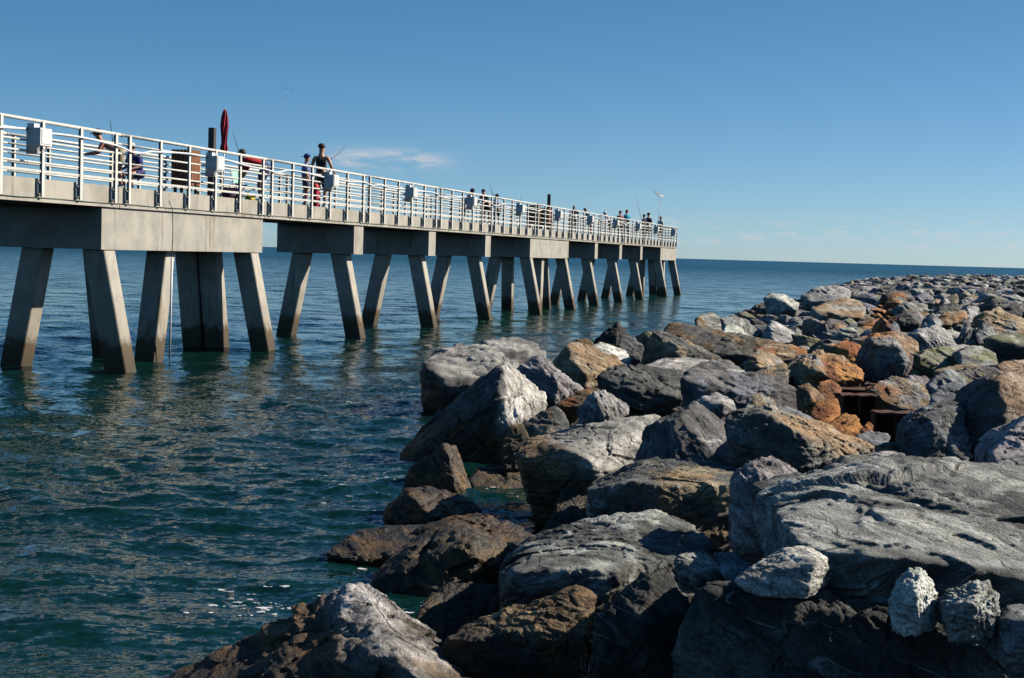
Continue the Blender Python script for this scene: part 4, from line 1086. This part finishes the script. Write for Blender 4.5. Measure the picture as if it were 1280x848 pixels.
# ------------------------------------------------------------------ people
def skin_mesh(name, V, E, Rr, sub=1):
    me = bpy.data.meshes.new(name); me.from_pydata([tuple(v) for v in V], E, [])
    o = bpy.data.objects.new('tmp', me); COL.objects.link(o)
    md = o.modifiers.new('s', 'SKIN'); md.use_smooth_shade = True
    sv = me.skin_vertices[0].data
    for i, r in enumerate(Rr):
        rr = r if isinstance(r, (tuple, list)) else (r, r); sv[i].radius = rr; sv[i].use_root = (i == 0)
    ss = o.modifiers.new('u', 'SUBSURF'); ss.levels = sub; ss.render_levels = sub
    dg = bpy.context.evaluated_depsgraph_get(); out = bpy.data.meshes.new_from_object(o.evaluated_get(dg), depsgraph=dg)
    bpy.data.objects.remove(o); out.name = name; out.materials.clear()
    for p in out.polygons: p.use_smooth = True
    return out
SK = {n: plain('skin_'+n, c, .55, 0, .08, 12) for n, c in {'tan': (.56, .27, .16), 'fair': (.58, .36, .26), 'dark': (.16, .075, .045), 'red': (.64, .27, .16)}.items()}
CLO = {}
def cloth(c):
    if c not in CLO: CLO[c] = plain('cloth_%d' % len(CLO), c, .85, 0, .15, 10, .004)
    return CLO[c]
HAIRM = plain('dark_hair', (.025, .018, .013), .7, 0, .3, 40); HAIRG = plain('grey_hair', (.30, .28, .26), .7, 0, .2, 40)
def person(px, pytop, yl, label, face, pose='stand', ang=None, shirt=None, shorts=(.05, .05, .07), skin='tan', hat=None, hair=HAIRM, hgt=None, sleeves=True, shoes=(.6, .6, .6)):
    """local frame: +x is where the person faces; face = heading in the pier's frame (0 = out to sea along the pier)"""
    x, z = pier_pt(px, pytop, yl)
    t = empty('person', pier_world(x, yl, Z_DECK), PRZ + face)
    J = {'pel': (0, 0, .93), 'wai': (0, 0, 1.07), 'che': (0, 0, 1.28), 'nec': (.0, 0, 1.47), 'hdb': (.02, 0, 1.56), 'hdm': (.03, 0, 1.66), 'hdt': (.02, 0, 1.745)}
    A = {}
    for s, sg in (('l', 1), ('r', -1)):
        A['sh'+s] = (0, .19*sg, 1.40); A['el'+s] = (-.02, .25*sg, 1.12); A['wr'+s] = (.10, .27*sg, .90)
        A['hi'+s] = (0, .10*sg, .90); A['kn'+s] = (.03, .12*sg, .49); A['an'+s] = (-.02, .13*sg, .08); A['to'+s] = (.15, .15*sg, .035)
    J.update(A)
    def bendfrom(ang, keys, piv, shift=(0, 0, 0)):
        c, s = math.cos(ang), math.sin(ang)
        for k_ in keys:
            X_, Y_, Z_ = J[k_]; dx, dz = X_-piv[0], Z_-piv[1]
            J[k_] = (piv[0]+dx*c+dz*s+shift[0], Y_+shift[1], piv[1]-dx*s+dz*c+shift[2])
    up = ['wai', 'che', 'nec', 'hdb', 'hdm', 'hdt', 'shl', 'shr', 'ell', 'elr', 'wrl', 'wrr']
    if pose == 'bend':
        bendfrom(R(ang or 72), up, (0, .93))
        for s in 'lr':
            sx, sy, sz = J['sh'+s]; J['el'+s] = (sx+.08, sy*1.1, sz-.27); J['wr'+s] = (sx+.20, sy*.8, sz-.48)
        for q in J: J[q] = (J[q][0]-(.12 if q[:2] not in ('an', 'to', 'kn') else 0), J[q][1], J[q][2])
    elif pose == 'lean':
        bendfrom(R(ang or 34), up, (0, .93))
        for s in 'lr':
            sx, sy, sz = J['sh'+s]; J['el'+s] = (sx+.12, sy*1.15, sz-.25); J['wr'+s] = (sx+.36, sy*.9, sz-.30)
    elif pose == 'rod':
        J['ell'] = (.02, .29, 1.14); J['wrl'] = (.25, .24, 1.10); J['elr'] = (-.02, -.31, 1.15); J['wrr'] = (.16, -.33, .98)
    elif pose == 'sit':
        for q in list(J):
            if q[:2] not in ('kn', 'an', 'to'): J[q] = (J[q][0], J[q][1], J[q][2]-.47)
        for s in 'lr':
            sg = 1 if s == 'l' else -1
            J['kn'+s] = (.42, .14*sg, .48); J['an'+s] = (.40, .14*sg, .08); J['to'+s] = (.56, .15*sg, .035)
        bendfrom(R(24), up, (0, .46))
        for s in 'lr':
            sx, sy, sz = J['sh'+s]; J['el'+s] = (sx+.05, sy*1.2, sz-.26); J['wr'+s] = (sx+.26, sy*.8, sz-.32)
    if pose in ('lean', 'bend', 'sit'):
        nx, ny, nz = J['nec']
        for q, dx, dz in (('hdb', .05, .075), ('hdm', .085, .17), ('hdt', .095, .25)): J[q] = (nx+dx, ny, nz+dz)
    top = J['hdt'][2] + .03
    if pose in ('bend',): top = max(J['hdt'][2], J['che'][2]+.1)
    k = (hgt/1.775) if hgt else max(.6, min(1.12, (z-Z_DECK)/top))
    names = ['pel', 'wai', 'che', 'nec', 'hdb', 'hdm', 'hdt']
    V, E, Rr, ix = [], [], [], {}
    def add(nm, p, r, par=None):
        ix[nm] = len(V); V.append(np.array(p)*k); Rr.append(tuple(q*k for q in r) if isinstance(r, tuple) else r*k)
        if par: E.append((ix[par], ix[nm]))
    rad = {'pel': (.15, .115), 'wai': (.135, .105), 'che': (.155, .115), 'nec': .056, 'hdb': .075, 'hdm': .098, 'hdt': .062}
    prev = None
    for nm in names: add(nm, J[nm], rad[nm], prev); prev = nm
    hd = np.array(J['hdm']); fw_ = np.array(J['hdm'])-np.array(J['hdb']); 
    add('nose', hd+np.array([.115, 0, -.02]), .016, 'hdm')
    for s in 'lr':
        add('sh'+s, J['sh'+s], .062, 'che'); add('el'+s, J['el'+s], .043, 'sh'+s); add('wr'+s, J['wr'+s], .03, 'el'+s)
        w_ = np.array(J['wr'+s]); d_ = w_-np.array(J['el'+s]); d_ = d_/np.linalg.norm(d_)
        sd_ = np.cross(d_, [0, 0, 1.0] if abs(d_[2]) < .8 else [1.0, 0, 0]); sd_ /= np.linalg.norm(sd_); nd_ = np.cross(sd_, d_)
        add('pa'+s, w_+d_*.075, (.034, .02), 'wr'+s)
        for i, (o_, l_) in enumerate(((-.03, .07), (-.01, .085), (.01, .08), (.03, .065))):
            add('f%d%s' % (i, s), w_+d_*(.10)+sd_*o_, .0095, 'pa'+s); add('g%d%s' % (i, s), w_+d_*(.10+l_*.7)+sd_*o_*1.1+nd_*.03, .008, 'f%d%s' % (i, s))
        add('t0'+s, w_+d_*.06+sd_*.05, .011, 'pa'+s)
        add('hi'+s, J['hi'+s], .095, 'pel'); add('kn'+s, J['kn'+s], .058, 'hi'+s); add('an'+s, J['an'+s], .04, 'kn'+s); add('to'+s, J['to'+s], .038, 'an'+s)
    link('body', skin_mesh('body', V, E, Rr), SK[skin], t)
    def garment(name, keys, edges, grow, mat, ends=()):
        vv, rr, mp = [], [], {}
        for q in keys:
            mp[q] = len(vv); vv.append(V[ix[q]]); r = Rr[ix[q]]; r = r if isinstance(r, tuple) else (r, r); rr.append((r[0]*grow+.012*k, r[1]*grow+.012*k))
        for q, a_, b_, f in ends:
            mp[q] = len(vv); vv.append(V[ix[a_]]*(1-f)+V[ix[b_]]*f); ra = Rr[ix[a_]]; ra = ra if isinstance(ra, tuple) else (ra, ra); rr.append((ra[0]*.92*grow+.014*k, ra[1]*.92*grow+.014*k))
        link(name, skin_mesh(name, vv, [(mp[a_], mp[b_]) for a_, b_ in edges], rr), mat, t)
    if shirt:
        ends = [('nk', 'che', 'nec', .62)]; ed = [('pel', 'wai'), ('wai', 'che'), ('che', 'nk')]; ks = ['pel', 'wai', 'che']
        for s in 'lr':
            if sleeves: ks += ['sh'+s]; ends.append(('sl'+s, 'sh'+s, 'el'+s, .75)); ed += [('che', 'sh'+s), ('sh'+s, 'sl'+s)]
            else: ends.append(('st'+s, 'che', 'sh'+s, .62)); ed += [('che', 'st'+s)]
        garment('shirt', ks, ed, 1.05, cloth(shirt), ends)
    ends = []; ed = [('wl', 'pel')]; ends.append(('wl', 'pel', 'wai', .45)); ks = ['pel']
    for s in 'lr':
        ks.append('hi'+s); ends.append(('th'+s, 'hi'+s, 'kn'+s, .82)); ed += [('pel', 'hi'+s), ('hi'+s, 'th'+s)]
    garment('shorts', ks, ed, 1.10, cloth(shorts), ends)
    for s in 'lr':
        a_, b_ = V[ix['an'+s]], V[ix['to'+s]]
        MB().tube([tuple(a_+(a_-b_)*.35-np.array([0, 0, .03*k])), tuple((a_+b_)/2-np.array([0, 0, .01*k])), tuple(b_+(b_-a_)*.25)], [.045*k, .05*k, .036*k], 8).build('shoe', cloth(shoes), t)
    hb, ht = np.array(V[ix['hdb']]), np.array(V[ix['hdt']]); ax = ht-hb; ax /= np.linalg.norm(ax); q = Vector(ax).to_track_quat('Z', 'Y')
    def headpart(name, prof, mat, base, n=14, fwd=0):
        b_ = MB().lathe([(r*k, z_*k) for r, z_ in prof], n=n); o = b_.build(name, mat, t); o.rotation_euler = q.to_euler(); o.location = Vector(base) + Vector((fwd*k, 0, 0)); return o
    hm = np.array(V[ix['hdm']])
    if hair: headpart('hair', [(.07, -.03), (.094, 0), (.101, .03), (.093, .07), (.065, .098), (.02, .112)], hair, hm-np.array([.022*k, 0, 0]))
    if hat:
        kind, c = hat
        if kind == 'wide': headpart('hat', [(.185, .035), (.19, .045), (.11, .055), (.105, .10), (.08, .13), (.02, .14)], cloth(c), hm)
        else:
            o = headpart('cap', [(.108, .02), (.118, .04), (.11, .09), (.08, .125), (.02, .14)], cloth(c), hm)
            b_ = MB().hexa([tuple(np.array(p)*k) for p in ((.08, -.07, .035), (.20, -.05, .02), (.20, .05, .02), (.08, .07, .035), (.08, -.07, .05), (.20, -.05, .032), (.20, .05, .032), (.08, .07, .05))])
            v_ = b_.build('peak', cloth(c), t); v_.rotation_euler = q.to_euler(); v_.location = Vector(hm)
    if 'black tank' in label and 'back' in label: t.scale = (1.12, 1.22, 1.0)
    tag(t, label, 'person')
    return t
person(151, 163, .75, 'shirtless tanned man in a wide dark hat and khaki shorts leaning on the railing', math.pi*.62, 'lean', 62, None, (.36, .30, .20), 'red', ('wide', (.04, .022, .018)), HAIRM, hgt=1.50)
person(174, 207, 1.0, 'person in a blue shirt sitting low behind the railing by the shirtless man', math.pi*.9, 'sit', None, (.02, .035, .20), (.02, .03, .14), 'tan', ('cap', (.6, .6, .6)), HAIRM, hgt=1.5)
person(327, 192, .9, 'man in a red shirt bending far over beside the mint chair', math.pi*.56, 'bend', 80, (.66, .02, .035), (.05, .06, .16), 'dark', None, HAIRM, hgt=1.9)
person(383, 192, .95, 'youngster in a lavender blue shirt and blue cap standing beside the man in black', -math.pi*.35, 'stand', None, (.24, .29, .56), (.03, .035, .07), 'tan', ('cap', (.02, .05, .26)), HAIRM, hgt=1.50)
person(402, 178, .85, 'man in a black tank top seen from behind, holding a fishing rod', -.10, 'rod', None, (.010, .010, .012), (.02, .02, .025), 'tan', None, HAIRM, hgt=1.88, sleeves=False)
person(580.5, 236, .9, 'person in a white shirt and dark visor midway along the pier', -math.pi*.4, 'lean', None, (.60, .60, .66), (.3, .3, .32), 'dark', ('cap', (.03, .03, .03)), HAIRM)
person(609.5, 237, .8, 'dark haired angler in a teal top facing left midway along the pier', math.pi*.9, 'lean', None, (.02, .10, .10), (.04, .04, .045), 'red', None, HAIRM)
person(621.5, 243, .9, 'person in a pale blue shirt and dark cap right of the dark haired angler', math.pi*.2, 'stand', None, (.28, .36, .60), (.05, .05, .08), 'tan', ('cap', (.02, .02, .04)), HAIRM)
person(717.5, 256, .8, 'bald dark skinned person in a maroon top between the far bins and the pier head', math.pi*.1, 'stand', None, (.10, .025, .03), (.05, .02, .02), 'dark', None, None)
person(739.5, 260.5, .8, 'person in a pale brimmed hat behind an outlet box', math.pi*.6, 'lean', None, (.22, .24, .32), (.1, .1, .14), 'tan', ('wide', (.50, .46, .38)), HAIRG)
person(763.5, 265, .8, 'person in a white cap and light shirt left of the pink and turquoise pair', math.pi*.5, 'lean', None, (.6, .6, .6), (.2, .2, .25), 'fair', ('cap', (.7, .7, .7)), HAIRG)
person(775.5, 263.5, .8, 'person in a faded pink top left of the turquoise shirt', math.pi*.2, 'stand', None, (.32, .12, .13), (.1, .1, .12), 'tan', None, HAIRM)
person(784, 262, .75, 'person in a bright turquoise shirt near the pier head', math.pi*.3, 'stand', None, (.01, .33, .50), (.1, .12, .2), 'tan', None, plain('fair_hair', (.28, .16, .08), .7, 0, .2, 40))
person(805.5, 268, .7, 'left one of two people in navy near the pier head', math.pi*.4, 'stand', None, (.02, .025, .07), (.04, .04, .05), 'tan', None, HAIRM)
person(810.5, 266.5, 1.3, 'right one of two people in navy near the pier head', -math.pi*.1, 'stand', None, (.03, .035, .08), (.04, .04, .05), 'tan', ('cap', (.015, .015, .03)), HAIRM)
person(826, 270.5, .9, 'grey haired person in a white shirt at the pier head beside the landing net', -math.pi*.2, 'stand', None, (.66, .66, .66), (.1, .1, .14), 'tan', None, HAIRG)

# ------------------------------------------------------------------ birds
M_BIRD = plain('bird', (.05, .05, .055), .8, 0, .2, 10)
def bird(px, py, Y, s, a, label):
    t = empty('seabird', at_y(px, py, Y), a)
    link('body', skin_mesh('body', [(-.2*s, 0, 0), (0, 0, 0), (.18*s, 0, .02*s), (.26*s, 0, .02*s)], [(0, 1), (1, 2), (2, 3)], [.02*s, .06*s, .045*s, .015*s]), M_BIRD, t)
    for sg in (-1, 1):
        b = MB(); b.hexa([(.08*s, sg*.03*s, 0), (.12*s, sg*.3*s, .12*s), (.04*s, sg*.3*s, .12*s), (-.08*s, sg*.03*s, 0), (.08*s, sg*.03*s, .02*s), (.12*s, sg*.3*s, .13*s), (.04*s, sg*.3*s, .13*s), (-.08*s, sg*.03*s, .02*s)])
        b.hexa([(.12*s, sg*.301*s, .12*s), (.02*s, sg*.62*s, .05*s), (-.03*s, sg*.62*s, .05*s), (.04*s, sg*.301*s, .12*s), (.12*s, sg*.301*s, .13*s), (.02*s, sg*.62*s, .058*s), (-.03*s, sg*.62*s, .058*s), (.04*s, sg*.301*s, .13*s)])
        b.build('wing', M_BIRD, t)
    tag(t, label, 'bird', 'distant birds in the sky')
for px, py, Y, a, lb in ((357, 111, 210, .4, 'tiny dark bird high in the sky, left one of a close pair'), (365, 112.5, 214, .9, 'tiny dark bird high in the sky, right one of a close pair'), (357, 121, 205, 2.0, 'tiny dark bird just below the close pair'),
                         (226, 138, 190, 1.2, 'tiny dark bird above the nearest wooden bin'), (439, 200.5, 220, .2, 'tiny dark bird in front of the thin cloud'), (1242, 320.5, 300, .5, 'tiny bird low over the horizon at the far right')):
    bird(px, py, Y, .5, a, lb)
